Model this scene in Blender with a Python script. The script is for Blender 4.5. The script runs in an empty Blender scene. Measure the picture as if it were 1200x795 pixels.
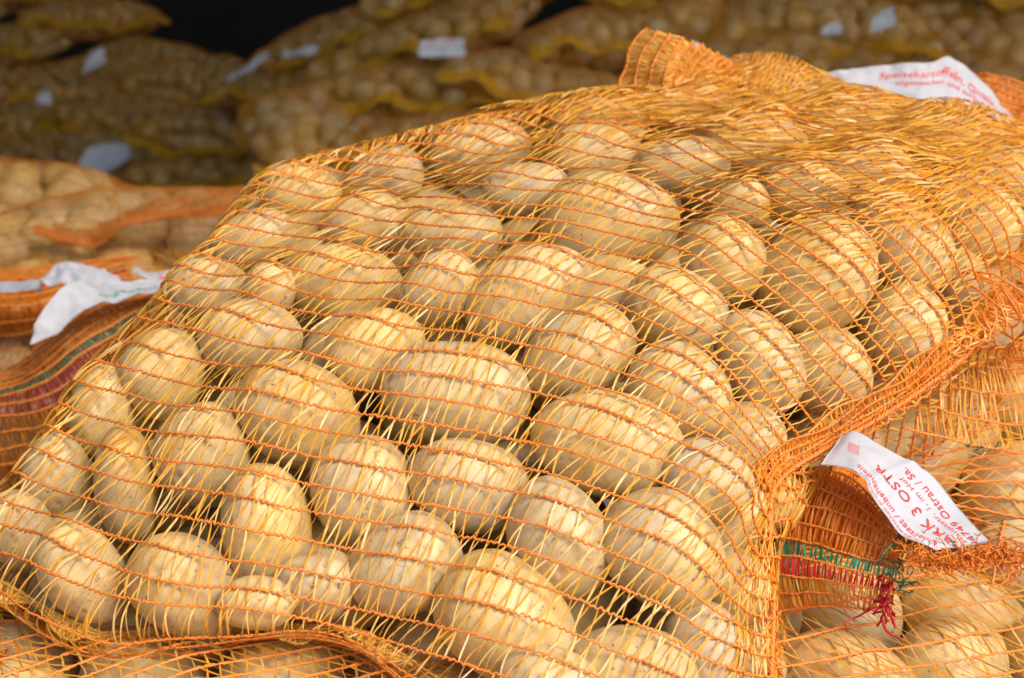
import bpy, math, random
import numpy as np
from mathutils import Matrix, Vector

# ------------------------------------------------------------------ camera
TILT = math.radians(12.0)
CZ = 1.5
FOC = 2000.0                      # focal length in pixels of the 1200 px wide photograph
F_ = np.array([0.0, math.cos(TILT), -math.sin(TILT)])
U_ = np.array([0.0, math.sin(TILT), math.cos(TILT)])
R_ = np.array([1.0, 0.0, 0.0])
CAM = np.array([0.0, 0.0, CZ])
scene = bpy.context.scene
cam_d = bpy.data.cameras.new('camera'); cam = bpy.data.objects.new('camera', cam_d)
scene.collection.objects.link(cam); scene.camera = cam
cam.location = CAM; cam.rotation_euler = (math.radians(90) - TILT, 0, 0)
cam_d.lens = 60; cam_d.sensor_width = 36; cam_d.clip_end = 200; cam_d.clip_start = 0.02
cam_d.dof.use_dof = True; cam_d.dof.focus_distance = 1.10; cam_d.dof.aperture_fstop = 9.5

# ------------------------------------------------------------------ light
world = bpy.data.worlds.new('World'); scene.world = world; world.use_nodes = True
wn = world.node_tree; wn.nodes.clear()
sky = wn.nodes.new('ShaderNodeTexSky'); sky.sky_type = 'NISHITA'; sky.sun_disc = False
SUN_EL, SUN_AZ = math.radians(44), math.radians(47)   # azimuth measured from the camera's back towards its right
sky.sun_elevation = SUN_EL; sky.sun_rotation = math.pi - SUN_AZ
sky.dust_density = 3.0
bg = wn.nodes.new('ShaderNodeBackground'); bg.inputs[1].default_value = 0.15
wo = wn.nodes.new('ShaderNodeOutputWorld')
wn.links.new(sky.outputs[0], bg.inputs[0]); wn.links.new(bg.outputs[0], wo.inputs[0])
sd = bpy.data.lights.new('sun', 'SUN'); so = bpy.data.objects.new('sun', sd); scene.collection.objects.link(so)
sd.energy = 3.0; sd.angle = math.radians(28); sd.color = (1.0, 0.92, 0.79)
sdir = Vector((math.sin(SUN_AZ) * math.cos(SUN_EL), -math.cos(SUN_AZ) * math.cos(SUN_EL), math.sin(SUN_EL)))
so.rotation_euler = sdir.to_track_quat('Z', 'Y').to_euler()
scene.view_settings.view_transform = 'Standard'; scene.view_settings.look = 'None'
scene.view_settings.exposure = 0.38; scene.view_settings.gamma = 1.0
scene.cycles.max_bounces = 8; scene.cycles.transparent_max_bounces = 8

rnd = random.Random(7)
rng = np.random.default_rng(7)
COL = scene.collection

def at(px, py, d):
    px = np.asarray(px, float); py = np.asarray(py, float); d = np.asarray(d, float)
    return CAM + d[..., None] * (F_ + ((px - 600) / FOC)[..., None] * R_ - ((py - 397.5) / FOC)[..., None] * U_)

def proj(P):
    q = np.asarray(P) - CAM
    d = q @ F_
    return 600 + FOC * (q @ R_) / d, 397.5 - FOC * (q @ U_) / d, d

# ------------------------------------------------------------------ object helpers
def tag(o, label=None, cat=None, group=None, kind=None):
    if label: o['label'] = label
    if cat: o['category'] = cat
    if group: o['group'] = group
    if kind: o['kind'] = kind
    return o

def empty(name, loc):
    o = bpy.data.objects.new(name, None); COL.objects.link(o)
    o.location = [float(v) for v in loc]; o.empty_display_size = 0.05
    return o

def mesh_np(name, V, Fc, mat, smooth=True, attr=None):
    """V (n,3), Fc (m,k) array with k = 3 or 4"""
    V = np.ascontiguousarray(V, dtype=np.float32); Fc = np.ascontiguousarray(Fc, dtype=np.int32)
    me = bpy.data.meshes.new(name)
    me.vertices.add(len(V)); me.vertices.foreach_set('co', V.ravel())
    k = Fc.shape[1]; n = len(Fc)
    me.loops.add(n * k); me.loops.foreach_set('vertex_index', Fc.ravel())
    me.polygons.add(n)
    me.polygons.foreach_set('loop_start', np.arange(0, n * k, k, dtype=np.int32))
    me.polygons.foreach_set('loop_total', np.full(n, k, dtype=np.int32))
    if smooth: me.polygons.foreach_set('use_smooth', np.ones(n, dtype=bool))
    if isinstance(mat, (list, tuple)):
        for m in mat[0]: me.materials.append(m)
        me.polygons.foreach_set('material_index', np.asarray(mat[1], dtype=np.int32))
    elif mat is not None: me.materials.append(mat)
    if attr:
        for an, av in attr.items():
            a = me.attributes.new(an, 'FLOAT', 'POINT'); a.data.foreach_set('value', np.asarray(av, dtype=np.float32).ravel())
    me.update(calc_edges=True); me.validate()
    return me

def obj(name, me, parent=None, loc=None):
    o = bpy.data.objects.new(name, me); COL.objects.link(o)
    if parent is not None:
        o.parent = parent
    if loc is not None: o.location = [float(v) for v in loc]
    return o

# ------------------------------------------------------------------ materials
def new_mat(name):
    m = bpy.data.materials.new(name); m.use_nodes = True
    nt = m.node_tree; nt.nodes.clear()
    out = nt.nodes.new('ShaderNodeOutputMaterial'); b = nt.nodes.new('ShaderNodeBsdfPrincipled')
    nt.links.new(b.outputs[0], out.inputs[0])
    return m, nt, b, out

def N(nt, t, **kw):
    n = nt.nodes.new(t)
    for k, v in kw.items():
        if isinstance(k, str) and hasattr(n, k): setattr(n, k, v)
    return n

def ramp(nt, stops, src=None):
    r = nt.nodes.new('ShaderNodeValToRGB'); e = r.color_ramp.elements
    e[0].position, e[0].color = stops[0][0], (*stops[0][1], 1)
    e[1].position, e[1].color = stops[-1][0], (*stops[-1][1], 1)
    for p, c in stops[1:-1]:
        x = e.new(p); x.color = (*c, 1)
    if src is not None: nt.links.new(src, r.inputs[0])
    return r

def mixc(nt, fac, a, b, mode='MIX'):
    m = nt.nodes.new('ShaderNodeMix'); m.data_type = 'RGBA'; m.blend_type = mode
    for s, v in ((0, fac), (6, a), (7, b)):
        if hasattr(v, 'links') or hasattr(v, 'is_output'): nt.links.new(v, m.inputs[s])
        elif isinstance(v, (int, float)): m.inputs[s].default_value = v
        else: m.inputs[s].default_value = (*v, 1)
    return m.outputs[2]

def noise(nt, scale, vec=None, detail=3, rough=.5, dist=0):
    n = nt.nodes.new('ShaderNodeTexNoise'); n.inputs['Scale'].default_value = scale
    n.inputs['Detail'].default_value = detail; n.inputs['Roughness'].default_value = rough
    n.inputs['Distortion'].default_value = dist
    if vec is not None: nt.links.new(vec, n.inputs['Vector'])
    return n.outputs[0]

def potato_material():
    m, nt, b, out = new_mat('potato_skin'); L = nt.links.new
    oi = N(nt, 'ShaderNodeObjectInfo'); ge = N(nt, 'ShaderNodeNewGeometry')
    ad = N(nt, 'ShaderNodeMath', operation='ADD'); L(oi.outputs['Random'], ad.inputs[0]); L(ge.outputs['Random Per Island'], ad.inputs[1])
    fr = N(nt, 'ShaderNodeMath', operation='FRACT'); L(ad.outputs[0], fr.inputs[0])
    R = fr.outputs[0]
    base = ramp(nt, [(0, (.56, .36, .11)), (.22, (.68, .46, .14)), (.42, (.50, .41, .27)), (.6, (.62, .43, .15)), (.78, (.70, .50, .20)), (.9, (.48, .38, .25)), (1, (.50, .34, .13))], R)
    pos = N(nt, 'ShaderNodeVectorMath', operation='ADD'); L(ge.outputs['Position'], pos.inputs[0]); L(R, pos.inputs[1])
    P = pos.outputs[0]
    r1 = ramp(nt, [(.38, (0, 0, 0)), (.66, (1, 1, 1))], noise(nt, 32, P, 4, .6))
    c = mixc(nt, r1.outputs[0], base.outputs[0], (.64, .48, .23))
    c2f = ramp(nt, [(.48, (0, 0, 0)), (.64, (.55, .55, .55))], noise(nt, 55, P, 6, .65, .6))
    c = mixc(nt, c2f.outputs[0], c, (.34, .23, .11))
    # greyish dust blooms
    r3 = ramp(nt, [(.5, (0, 0, 0)), (.75, (.6, .6, .6))], noise(nt, 18, P, 2, .5))
    c = mixc(nt, r3.outputs[0], c, (.46, .39, .30))
    # fine lenticel speckle
    vo = N(nt, 'ShaderNodeTexVoronoi'); vo.inputs['Scale'].default_value = 150; L(P, vo.inputs['Vector'])
    sp = ramp(nt, [(.08, (.85, .85, .85)), (.2, (0, 0, 0))], vo.outputs['Distance'])
    spn = ramp(nt, [(.5, (0, 0, 0)), (.62, (1, 1, 1))], noise(nt, 40, P, 2))
    mm = N(nt, 'ShaderNodeMath', operation='MULTIPLY'); L(sp.outputs[0], mm.inputs[0]); L(spn.outputs[0], mm.inputs[1])
    c = mixc(nt, mm.outputs[0], c, (.17, .105, .05))
    # black scurf patches
    sc = ramp(nt, [(.62, (0, 0, 0)), (.70, (.75, .75, .75))], noise(nt, 85, P, 5, .7, 1.2))
    c = mixc(nt, sc.outputs[0], c, (.13, .085, .045))
    at_ = N(nt, 'ShaderNodeAttribute'); at_.attribute_name = 'eye'
    c = mixc(nt, at_.outputs['Fac'], c, (.16, .105, .055))
    L(c, b.inputs['Base Color'])
    b.inputs['Roughness'].default_value = .42
    b.inputs['Specular IOR Level'].default_value = .45
    rr = ramp(nt, [(.3, (.36, .36, .36)), (.7, (.6, .6, .6))], noise(nt, 60, P, 4))
    L(rr.outputs[0], b.inputs['Roughness'])
    bp = N(nt, 'ShaderNodeBump'); bp.inputs['Strength'].default_value = .35; bp.inputs['Distance'].default_value = .0016
    L(noise(nt, 170, P, 7, .68), bp.inputs['Height'])
    bp2 = N(nt, 'ShaderNodeBump'); bp2.inputs['Strength'].default_value = .5; bp2.inputs['Distance'].default_value = .0012
    L(sc.outputs[0], bp2.inputs['Height']); L(bp.outputs[0], bp2.inputs['Normal'])
    L(bp2.outputs[0], b.inputs['Normal'])
    b.inputs['Subsurface Weight'].default_value = .22; b.inputs['Subsurface Scale'].default_value = .012; b.inputs['Subsurface Radius'].default_value = (1, .6, .25)
    return m

def plastic(name, cols, rough=.3, trans=.35, spec=.5):
    """thin polyethylene: a bit translucent, colour varying from strand to strand"""
    m, nt, b, out = new_mat(name); L = nt.links.new
    ge = N(nt, 'ShaderNodeNewGeometry')
    n = len(cols)
    r = ramp(nt, [(i / (n - 1), c) for i, c in enumerate(cols)], ge.outputs['Random Per Island'])
    nz = noise(nt, 90, ge.outputs['Position'], 2)
    c = mixc(nt, nz, r.outputs[0], mixc(nt, .5, r.outputs[0], (1, .8, .5), 'MULTIPLY'))
    L(c, b.inputs['Base Color']); b.inputs['Roughness'].default_value = rough
    b.inputs['Specular IOR Level'].default_value = spec
    tr = N(nt, 'ShaderNodeBsdfTranslucent'); L(c, tr.inputs[0])
    mx = N(nt, 'ShaderNodeMixShader'); mx.inputs[0].default_value = trans
    L(b.outputs[0], mx.inputs[1]); L(tr.outputs[0], mx.inputs[2]); L(mx.outputs[0], out.inputs[0])
    return m

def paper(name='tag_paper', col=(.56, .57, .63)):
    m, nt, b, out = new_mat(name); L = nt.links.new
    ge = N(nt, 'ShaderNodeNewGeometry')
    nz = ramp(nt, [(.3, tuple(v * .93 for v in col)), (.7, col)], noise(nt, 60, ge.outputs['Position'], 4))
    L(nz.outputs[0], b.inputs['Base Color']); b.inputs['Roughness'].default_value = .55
    bp = N(nt, 'ShaderNodeBump'); bp.inputs['Strength'].default_value = .5; bp.inputs['Distance'].default_value = .002
    L(noise(nt, 70, ge.outputs['Position'], 5, .6, .5), bp.inputs['Height']); L(bp.outputs[0], b.inputs['Normal'])
    tr = N(nt, 'ShaderNodeBsdfTranslucent'); L(nz.outputs[0], tr.inputs[0])
    mx = N(nt, 'ShaderNodeMixShader'); mx.inputs[0].default_value = .2
    L(b.outputs[0], mx.inputs[1]); L(tr.outputs[0], mx.inputs[2]); L(mx.outputs[0], out.inputs[0])
    return m

def flatmat(name, col, rough=.7, nscale=20, var=.25):
    m, nt, b, out = new_mat(name); L = nt.links.new
    ge = N(nt, 'ShaderNodeNewGeometry')
    r = ramp(nt, [(.3, tuple(v * (1 - var) for v in col)), (.7, tuple(min(1, v * (1 + var)) for v in col))], noise(nt, nscale, ge.outputs['Position'], 5, .6))
    L(r.outputs[0], b.inputs['Base Color']); b.inputs['Roughness'].default_value = rough
    bp = N(nt, 'ShaderNodeBump'); bp.inputs['Strength'].default_value = .3; bp.inputs['Distance'].default_value = .01
    L(noise(nt, nscale * 3, ge.outputs['Position'], 5), bp.inputs['Height']); L(bp.outputs[0], b.inputs['Normal'])
    return m

M_POT = potato_material()
M_CORD = plastic('orange_cord', [(.92, .33, .055), (.88, .29, .045), (.94, .38, .08)], .38, .25)
M_GOLD = plastic('gold_tape', [(.82, .43, .045), (.85, .48, .07), (.80, .39, .035), (.88, .60, .19), (.84, .45, .05), (.78, .37, .03), (.90, .70, .34)], .34, .4, .45)
M_ORANGE = plastic('orange_tape', [(.88, .34, .04), (.84, .28, .03), (.90, .42, .08)], .3, .4)
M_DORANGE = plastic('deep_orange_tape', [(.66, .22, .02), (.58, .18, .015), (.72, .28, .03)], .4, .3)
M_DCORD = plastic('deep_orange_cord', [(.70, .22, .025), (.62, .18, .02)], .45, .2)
M_GREEN = plastic('green_tape', [(.03, .28, .13), (.02, .22, .12), (.06, .36, .2)], .22, .25, .7)
M_RED = plastic('red_tape', [(.62, .03, .03), (.5, .02, .03), (.7, .06, .06)], .3, .3)
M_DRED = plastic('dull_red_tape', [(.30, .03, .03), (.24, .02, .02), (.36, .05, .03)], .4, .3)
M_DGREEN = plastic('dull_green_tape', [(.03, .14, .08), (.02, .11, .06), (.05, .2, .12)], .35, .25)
M_KNOT = plastic('red_orange_knot', [(.88, .16, .05), (.9, .2, .06), (.85, .12, .04)], .4, .2)
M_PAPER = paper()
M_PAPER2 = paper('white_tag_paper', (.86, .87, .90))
M_INK = flatmat('red_ink', (.78, .04, .06), .6, 200, .1)
M_GINK = flatmat('green_ink', (.02, .25, .15), .6, 200, .1)
M_FLOOR = flatmat('concrete', (.22, .2, .18), .9, 6)
M_DARK = flatmat('dark_boards', (.035, .032, .03), .9, 3)

# ------------------------------------------------------------------ potatoes
def ico(sub):
    import bmesh
    bm = bmesh.new(); bmesh.ops.create_icosphere(bm, subdivisions=sub, radius=1)
    V = np.array([v.co[:] for v in bm.verts]); Fc = np.array([[v.index for v in f.verts] for f in bm.faces]); bm.free()
    return V, Fc

def snoise(P, f, seed, octv=3):
    """cheap smooth noise: sum of random plane waves"""
    g = np.random.default_rng(seed); out = np.zeros(P.shape[:-1]); a = 1.0
    for o in range(octv):
        for k in range(5):
            d = g.normal(size=3); d /= np.linalg.norm(d)
            out += a / 5 * np.sin(P @ d * f * (0.7 + .6 * g.random()) + g.random() * 6.28) * 1.6
        a *= .5; f *= 2.1
    return out

def potato_shape(V, seed):
    g = np.random.default_rng(seed)
    W = V.copy()
    r = 1 + .065 * snoise(V, 1.3, seed, 2) + .012 * snoise(V, 5, seed + 9, 2)
    W = W * r[:, None]
    e = g.uniform(.78, .95)                       # superellipsoid: blunter ends
    W = np.sign(W) * np.abs(W) ** np.array([e, 1, 1]); 
    k = g.uniform(-.14, .14)                      # egg: one end thicker
    W[:, 1:] *= (1 + k * W[:, :1]); W[:, 1] += g.uniform(-.1, .1) * (W[:, 0] ** 2 - .4)
    eye = np.zeros(len(V))
    for _ in range(int(g.integers(5, 10))):
        d = g.normal(size=3); d[0] *= 1.3; d /= np.linalg.norm(d)
        dd = np.linalg.norm((V - d) * np.array([1.5, 1, 1]), axis=1)
        s = g.uniform(.07, .11)
        W -= V * (.045 * np.exp(-(dd / s) ** 2) - .014 * np.exp(-((dd - 2.0 * s) / (s * .8)) ** 2))[:, None]
        eye = np.maximum(eye, g.uniform(.25, .75) * np.exp(-(dd / (s * .55)) ** 2))
    return W, eye

V4, F4 = ico(5); V2, F2 = ico(2)
V3_, F3_ = ico(4)
POT_HI = []
for i in range(14):
    W, e = potato_shape(V4, 100 + i); POT_HI.append(mesh_np('potato', W, F4, M_POT, attr={'eye': e}))
POT_LO = []
for i in range(6):
    W, e = potato_shape(V3_, 200 + i); POT_LO.append(mesh_np('potato', W, F3_, M_POT, attr={'eye': e}))
SH2 = [potato_shape(V2, 200 + i)[0] for i in range(6)]
V3c, F3c = ico(3)
OB_HI = [(potato_shape(V3c, 100 + i)[0], F3c) for i in range(14)]
OB_LO = [(potato_shape(V3c, 200 + i)[0], F3c) for i in range(6)]

def frame_from(nrm, along):
    n = nrm / np.linalg.norm(nrm); x = along - n * (along @ n); x /= np.linalg.norm(x)
    return np.stack([x, np.cross(n, x), n], 1)     # columns: long axis, short axis, outward

def potato_obj(c, Rm, radii, hi=True, seed=0):
    me = (POT_HI if hi else POT_LO)[seed % (len(POT_HI) if hi else len(POT_LO))]
    o = bpy.data.objects.new('potato', me); COL.objects.link(o)
    M = Matrix.Identity(4)
    S = Rm @ np.diag(radii)
    for i in range(3):
        for j in range(3): M[i][j] = float(S[i, j])
        M[i][3] = float(c[i])
    o.matrix_world = M
    return o

# ------------------------------------------------------------------ net machinery
def grads(G, periodic=False):
    if periodic:
        dt = (np.roll(G, -1, 0) - np.roll(G, 1, 0)) / 2
    else: dt = np.gradient(G, axis=0)
    ds = np.gradient(G, axis=1)
    n = np.cross(ds, dt); n /= np.linalg.norm(n, axis=-1, keepdims=True) + 1e-12
    return dt, ds, n

def drape(G, Nn, pots, iters=160, floor=-.03, periodic=False, cap=.05, wt=1.0, ws=1.0):
    """G grid of the sack's envelope, Nn outward normals, pots list of (centre, R, radii); the net is stretched over the potatoes"""
    from mathutils.bvhtree import BVHTree
    Vl, Fl, n0 = [], [], 0
    for q in pots:
        c, Rm, rad, (sh, fa) = q[:4]
        Vl.append((sh * rad) @ Rm.T + c); Fl.append(fa + n0); n0 += len(sh)
    bv = BVHTree.FromPolygons(np.vstack(Vl).tolist(), np.vstack(Fl).tolist())
    h = np.full(G.shape[:2], floor)
    O = (G + Nn * cap).reshape(-1, 3).tolist(); Dn = (-Nn).reshape(-1, 3).tolist(); hf = h.ravel()
    for a in range(len(O)):
        r_ = bv.ray_cast(O[a], Dn[a], cap - floor)
        if r_[3] is not None: hf[a] = cap - r_[3]
    h = hf.reshape(G.shape[:2])
    for _ in range(2):                                  # a little slack round the obstacle
        if periodic: h = np.maximum(h, .5 * (np.maximum(np.roll(h, 1, 0), np.roll(h, -1, 0)) + h))
    h = h + .0006
    obs = h.copy(); h = np.maximum(h, -.003)
    for it in range(iters):
        if periodic: u, d = np.roll(h, -1, 0), np.roll(h, 1, 0)
        else: u, d = np.vstack([h[1:], h[-1:]]), np.vstack([h[:1], h[:-1]])
        l, r = np.hstack([h[:, :1], h[:, :-1]]), np.hstack([h[:, 1:], h[:, -1:]])
        h = np.maximum(obs, (wt * (u + d) + ws * (l + r)) / (2 * wt + 2 * ws) - .00002)
    return G + Nn * (h + .0012)[..., None]

def samp(G, ti, sj):
    """bilinear sample of grid G at fractional row ti, column sj"""
    nt_, ns_ = G.shape[:2]
    ti = np.clip(ti, 0, nt_ - 1.001); sj = np.clip(sj, 0, ns_ - 1.001)
    i = ti.astype(int); j = sj.astype(int); a = (ti - i)[..., None]; b = (sj - j)[..., None]
    return (G[i, j] * (1 - a) * (1 - b) + G[i + 1, j] * a * (1 - b) + G[i, j + 1] * (1 - a) * b + G[i + 1, j + 1] * a * b)

def tubes(P, Nr, rad, sides=5):
    """P (K,n,3) paths, Nr (K,n,3) reference normals, rad (K,n) -> verts, quads"""
    K, n = P.shape[:2]
    T = np.gradient(P, axis=1); T /= np.linalg.norm(T, axis=-1, keepdims=True) + 1e-12
    B = np.cross(T, Nr); B /= np.linalg.norm(B, axis=-1, keepdims=True) + 1e-12
    C = np.cross(B, T)
    an = np.arange(sides) * 2 * math.pi / sides
    V = P[:, :, None] + rad[..., None, None] * (np.cos(an)[:, None] * B[:, :, None] + np.sin(an)[:, None] * C[:, :, None])
    idx = np.arange(K * n * sides).reshape(K, n, sides)
    a = idx[:, :-1]; b = idx[:, 1:]
    Fq = np.stack([a, b, np.roll(b, -1, 2), np.roll(a, -1, 2)], -1).reshape(-1, 4)
    return V.reshape(-1, 3), Fq

def ribbons(P, Wd):
    """P (M,m,3), Wd (M,m,3) half-width vectors"""
    Mn, m = P.shape[:2]
    V = np.stack([P - Wd, P + Wd], 2)
    idx = np.arange(Mn * m * 2).reshape(Mn, m, 2)
    Fq = np.stack([idx[:, :-1, 0], idx[:, :-1, 1], idx[:, 1:, 1], idx[:, 1:, 0]], -1).reshape(-1, 4)
    return V.reshape(-1, 3), Fq

def net_arrays(G, n_cords, n_st, cord_r=.0008, tape_w=.00085, slants=(2.3, .5), periodic=False, m=5, zig=.00045,
               seed=0, jit=.25, cpos=None, sides=5, skip=0.0, lean=None, zper=None, keep=None):
    """knitted raschel net on grid G: cords along s, pairs of flat tapes between neighbouring cords"""
    g = np.random.default_rng(seed)
    if periodic: G = np.concatenate([G, G[:1]], 0)
    _, _, Nn = grads(G)
    nt_, ns_ = G.shape[:2]
    rows = np.linspace(0, nt_ - 1, n_cords + (1 if periodic else 0)) if cpos is None else np.asarray(cpos) * (nt_ - 1)
    wob = g.normal(size=(len(rows), 12)) * jit * .22 * (nt_ / len(rows))
    zper = zper or 4
    ncs = n_st * zper + 1
    sj = np.linspace(0, ns_ - 1, ncs)
    def rowpos(k, s):                                   # cords wander a little
        return rows[k] + np.interp(s, np.linspace(0, ns_ - 1, 12), wob[k]) if np.isscalar(k) else None
    K = len(rows) - (1 if periodic else 0)
    TI = np.stack([rows[k] + np.interp(sj, np.linspace(0, ns_ - 1, 12), wob[k % K]) for k in range(len(rows))])
    SJ = np.tile(sj, (len(rows), 1))
    P = samp(G, TI, SJ); Nv = samp(Nn, TI, SJ); Nv /= np.linalg.norm(Nv, axis=-1, keepdims=True) + 1e-9
    T = np.gradient(P, axis=1); T /= np.linalg.norm(T, axis=-1, keepdims=True) + 1e-12
    side = np.cross(Nv, T)
    zz = zig * np.where(np.arange(ncs) % 2 == 0, 1, -1) * (1 + .5 * g.normal(size=(len(rows), ncs)))
    Pc = P + side * zz[..., None] + Nv * .0006
    rad = cord_r * (1 + .22 * g.normal(size=Pc.shape[:2])).clip(.5, 1.6)
    cords = (Pc[:K], Nv[:K], rad[:K])
    # tapes
    ks, js = np.meshgrid(np.arange(len(rows) - 1), np.arange(n_st), indexing='ij')
    out = []
    for si, sl in enumerate(slants):
        k = ks.ravel(); j = js.ravel().astype(float)
        if skip: 
            keep = g.random(len(k)) > skip; k = k[keep]; j = j[keep]
        if keep is not None and si >= 2:
            kk_ = g.random(len(k)) < keep(rows[k] / (nt_ - 1), j / n_st); k = k[kk_]; j = j[kk_]
        M_ = len(k)
        s0 = j + .2 + (si % 2) * .5 + (si // 2) * .25 + jit * .4 * g.normal(size=M_)
        # aim square to the cords, then lean by the wanted amount
        sg = np.clip(s0 * (ns_ - 1) / n_st, 0, ns_ - 1.01)
        A_ = samp(G, rows[k], sg); B_ = samp(G, rows[k + 1], sg); C_ = samp(G, rows[k], np.clip(sg + 1, 0, ns_ - 1.01)) - samp(G, rows[k], np.clip(sg - 1, 0, ns_ - 1.01))
        cl = np.linalg.norm(C_, axis=1) + 1e-9; Tn = C_ / cl[:, None]
        gap = B_ - A_; along = (gap * Tn).sum(1); stl = cl / 2 * (ns_ - 1) / n_st
        corr = np.clip(-along / stl, -4, 4)
        ln_ = sl + .15 * g.normal(size=M_)
        if lean is not None: ln_ = ln_ + lean(rows[k] / (nt_ - 1), s0 / n_st)
        s1 = s0 + corr + ln_
        tt = np.linspace(0, 1, m)
        bow = g.normal(size=M_) * .05
        ss = (s0[:, None] * (1 - tt) + s1[:, None] * tt + bow[:, None] * np.sin(math.pi * tt)) * (ns_ - 1) / n_st
        r0 = np.stack([TI[kk] for kk in range(len(rows))])
        cj = np.clip(ss * (ncs - 1) / (ns_ - 1), 0, ncs - 1.001); ci = cj.astype(int); cf = cj - ci
        ta = r0[k[:, None], ci] * (1 - cf) + r0[k[:, None], ci + 1] * cf
        tb = r0[k[:, None] + 1, ci] * (1 - cf) + r0[k[:, None] + 1, ci + 1] * cf
        ti = ta * (1 - tt) + tb * tt
        ok = (ss.min(1) >= 0) & (ss.max(1) <= ns_ - 1)
        ss, ti, k = ss[ok], ti[ok], k[ok]
        Q = samp(G, ti, ss); Nq = samp(Nn, ti, ss); Nq /= np.linalg.norm(Nq, axis=-1, keepdims=True) + 1e-9
        lift = (.0001 + .0008 * g.random(len(Q)))[:, None] * np.sin(math.pi * tt) + .0004
        Q = Q + Nq * lift[..., None]
        Tq = np.gradient(Q, axis=1); Tq /= np.linalg.norm(Tq, axis=-1, keepdims=True) + 1e-12
        Bq = np.cross(Nq, Tq)
        ang = (g.normal(size=len(Q)) * .5)[:, None] + (g.normal(size=len(Q)) * .5)[:, None] * (tt - .5)
        w = tape_w * (g.uniform(.6, 1.25, len(Q)))[:, None] * (1 - .35 * np.abs(2 * tt - 1) ** 3)
        Wd = (np.cos(ang)[..., None] * Bq + np.sin(ang)[..., None] * Nq) * w[..., None]
        out.append((Q, Wd, k))
    Q = np.concatenate([o[0] for o in out]); Wd = np.concatenate([o[1] for o in out]); k = np.concatenate([o[2] for o in out])
    return cords, (Q, Wd, k)

def build_net(parent, G, n_cords, n_st, origin, mats=(None, None), bands=None, cords_single=True, cord_name='cord', **kw):
    """bands: {gap index: material} for coloured stripes"""
    cm = mats[0] or M_CORD; tm = mats[1] or M_GOLD
    sides = kw.get('sides', 5)
    (Pc, Nv, rad), (Q, Wd, k) = net_arrays(G - origin, n_cords, n_st, **kw)
    if cords_single:
        for i in range(len(Pc)):
            V, Fq = tubes(Pc[i:i + 1], Nv[i:i + 1], rad[i:i + 1], sides)
            obj(cord_name, mesh_np(cord_name, V, Fq, cm), parent)
    else:
        V, Fq = tubes(Pc, Nv, rad, sides)
        tag(obj('cords', mesh_np('cords', V, Fq, cm), parent), kind='stuff')
    V, Fq = ribbons(Q, Wd)
    if bands:
        ml = [tm]; mi = np.zeros(len(Q), int)
        for gi, bm_ in bands.items():
            if bm_ not in ml: ml.append(bm_)
            mi[k == gi] = ml.index(bm_)
        mt = (ml, np.repeat(mi, Q.shape[1] - 1))
    else: mt = tm
    tag(obj('netting', mesh_np('netting', V, Fq, mt), parent), kind='stuff')

def resample(pts, n):
    p = np.asarray(pts, float); d = np.r_[0, np.cumsum(np.linalg.norm(np.diff(p[:, :2], axis=0), axis=1))]
    # Catmull-Rom through the points, then equal arc length
    q = np.vstack([2 * p[0] - p[1], p, 2 * p[-1] - p[-2]]); o = []
    for i in range(len(p) - 1):
        t = np.linspace(0, 1, 12, endpoint=False)[:, None]
        a, b, c, e = q[i], q[i + 1], q[i + 2], q[i + 3]
        o.append(.5 * ((2 * b) + (c - a) * t + (2 * a - 5 * b + 4 * c - e) * t ** 2 + (3 * b - a - 3 * c + e) * t ** 3))
    o = np.vstack(o + [p[-1:]])
    d = np.r_[0, np.cumsum(np.linalg.norm(np.diff(o[:, :2], axis=0), axis=1))]; t = np.linspace(0, d[-1], n)
    return np.stack([np.interp(t, d, o[:, i]) for i in range(p.shape[1])], 1)

def interp_rows(R, n):
    """smooth interpolation of control rows R (k,m,3) to n rows, spaced by mean distance; returns grid and row parameter"""
    k = len(R)
    step = np.linalg.norm(np.diff(R, axis=0), axis=-1).mean(1); d = np.r_[0, np.cumsum(step)]
    t = np.linspace(0, d[-1], n); out = np.zeros((n,) + R.shape[1:])
    q = np.concatenate([2 * R[:1] - R[1:2], R, 2 * R[-1:] - R[-2:-1]])
    for a, tv in enumerate(t):
        i = min(np.searchsorted(d, tv, 'right') - 1, k - 2); u = (tv - d[i]) / (d[i + 1] - d[i])
        A, B, C, E = q[i], q[i + 1], q[i + 2], q[i + 3]
        out[a] = .5 * ((2 * B) + (C - A) * u + (2 * A - 5 * B + 4 * C - E) * u ** 2 + (3 * B - A - 3 * C + E) * u ** 3)
    return out, d / d[-1]

# ------------------------------------------------------------------ setting
def boxmesh(name, x0, x1, y0, y1, z0, z1, mat, label=None, kind='structure'):
    V = np.array([(x, y, z) for x in (x0, x1) for y in (y0, y1) for z in (z0, z1)])
    Fq = np.array([(0, 1, 3, 2), (4, 6, 7, 5), (0, 4, 5, 1), (2, 3, 7, 6), (0, 2, 6, 4), (1, 5, 7, 3)])
    o = obj(name, mesh_np(name, V, Fq, mat, smooth=False)); tag(o, label, kind=kind); return o

boxmesh('ground', -30, 30, -20, 40, .1, .35, M_FLOOR)
boxmesh('loading_platform', -6, 6, .2, 4.2, .35, .80, M_FLOOR)
boxmesh('warehouse_back_wall', -14, 14, 14, 14.3, .35, 6.2, M_DARK)
boxmesh('warehouse_side_wall', -8.3, -8, 2.6, 14, .35, 6.2, M_DARK)
boxmesh('warehouse_side_wall', 8, 8.3, 2.6, 14, .35, 6.2, M_DARK)
boxmesh('warehouse_roof', -8.4, 8.4, -.9, 14.4, 6.2, 6.4, M_DARK)

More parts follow.
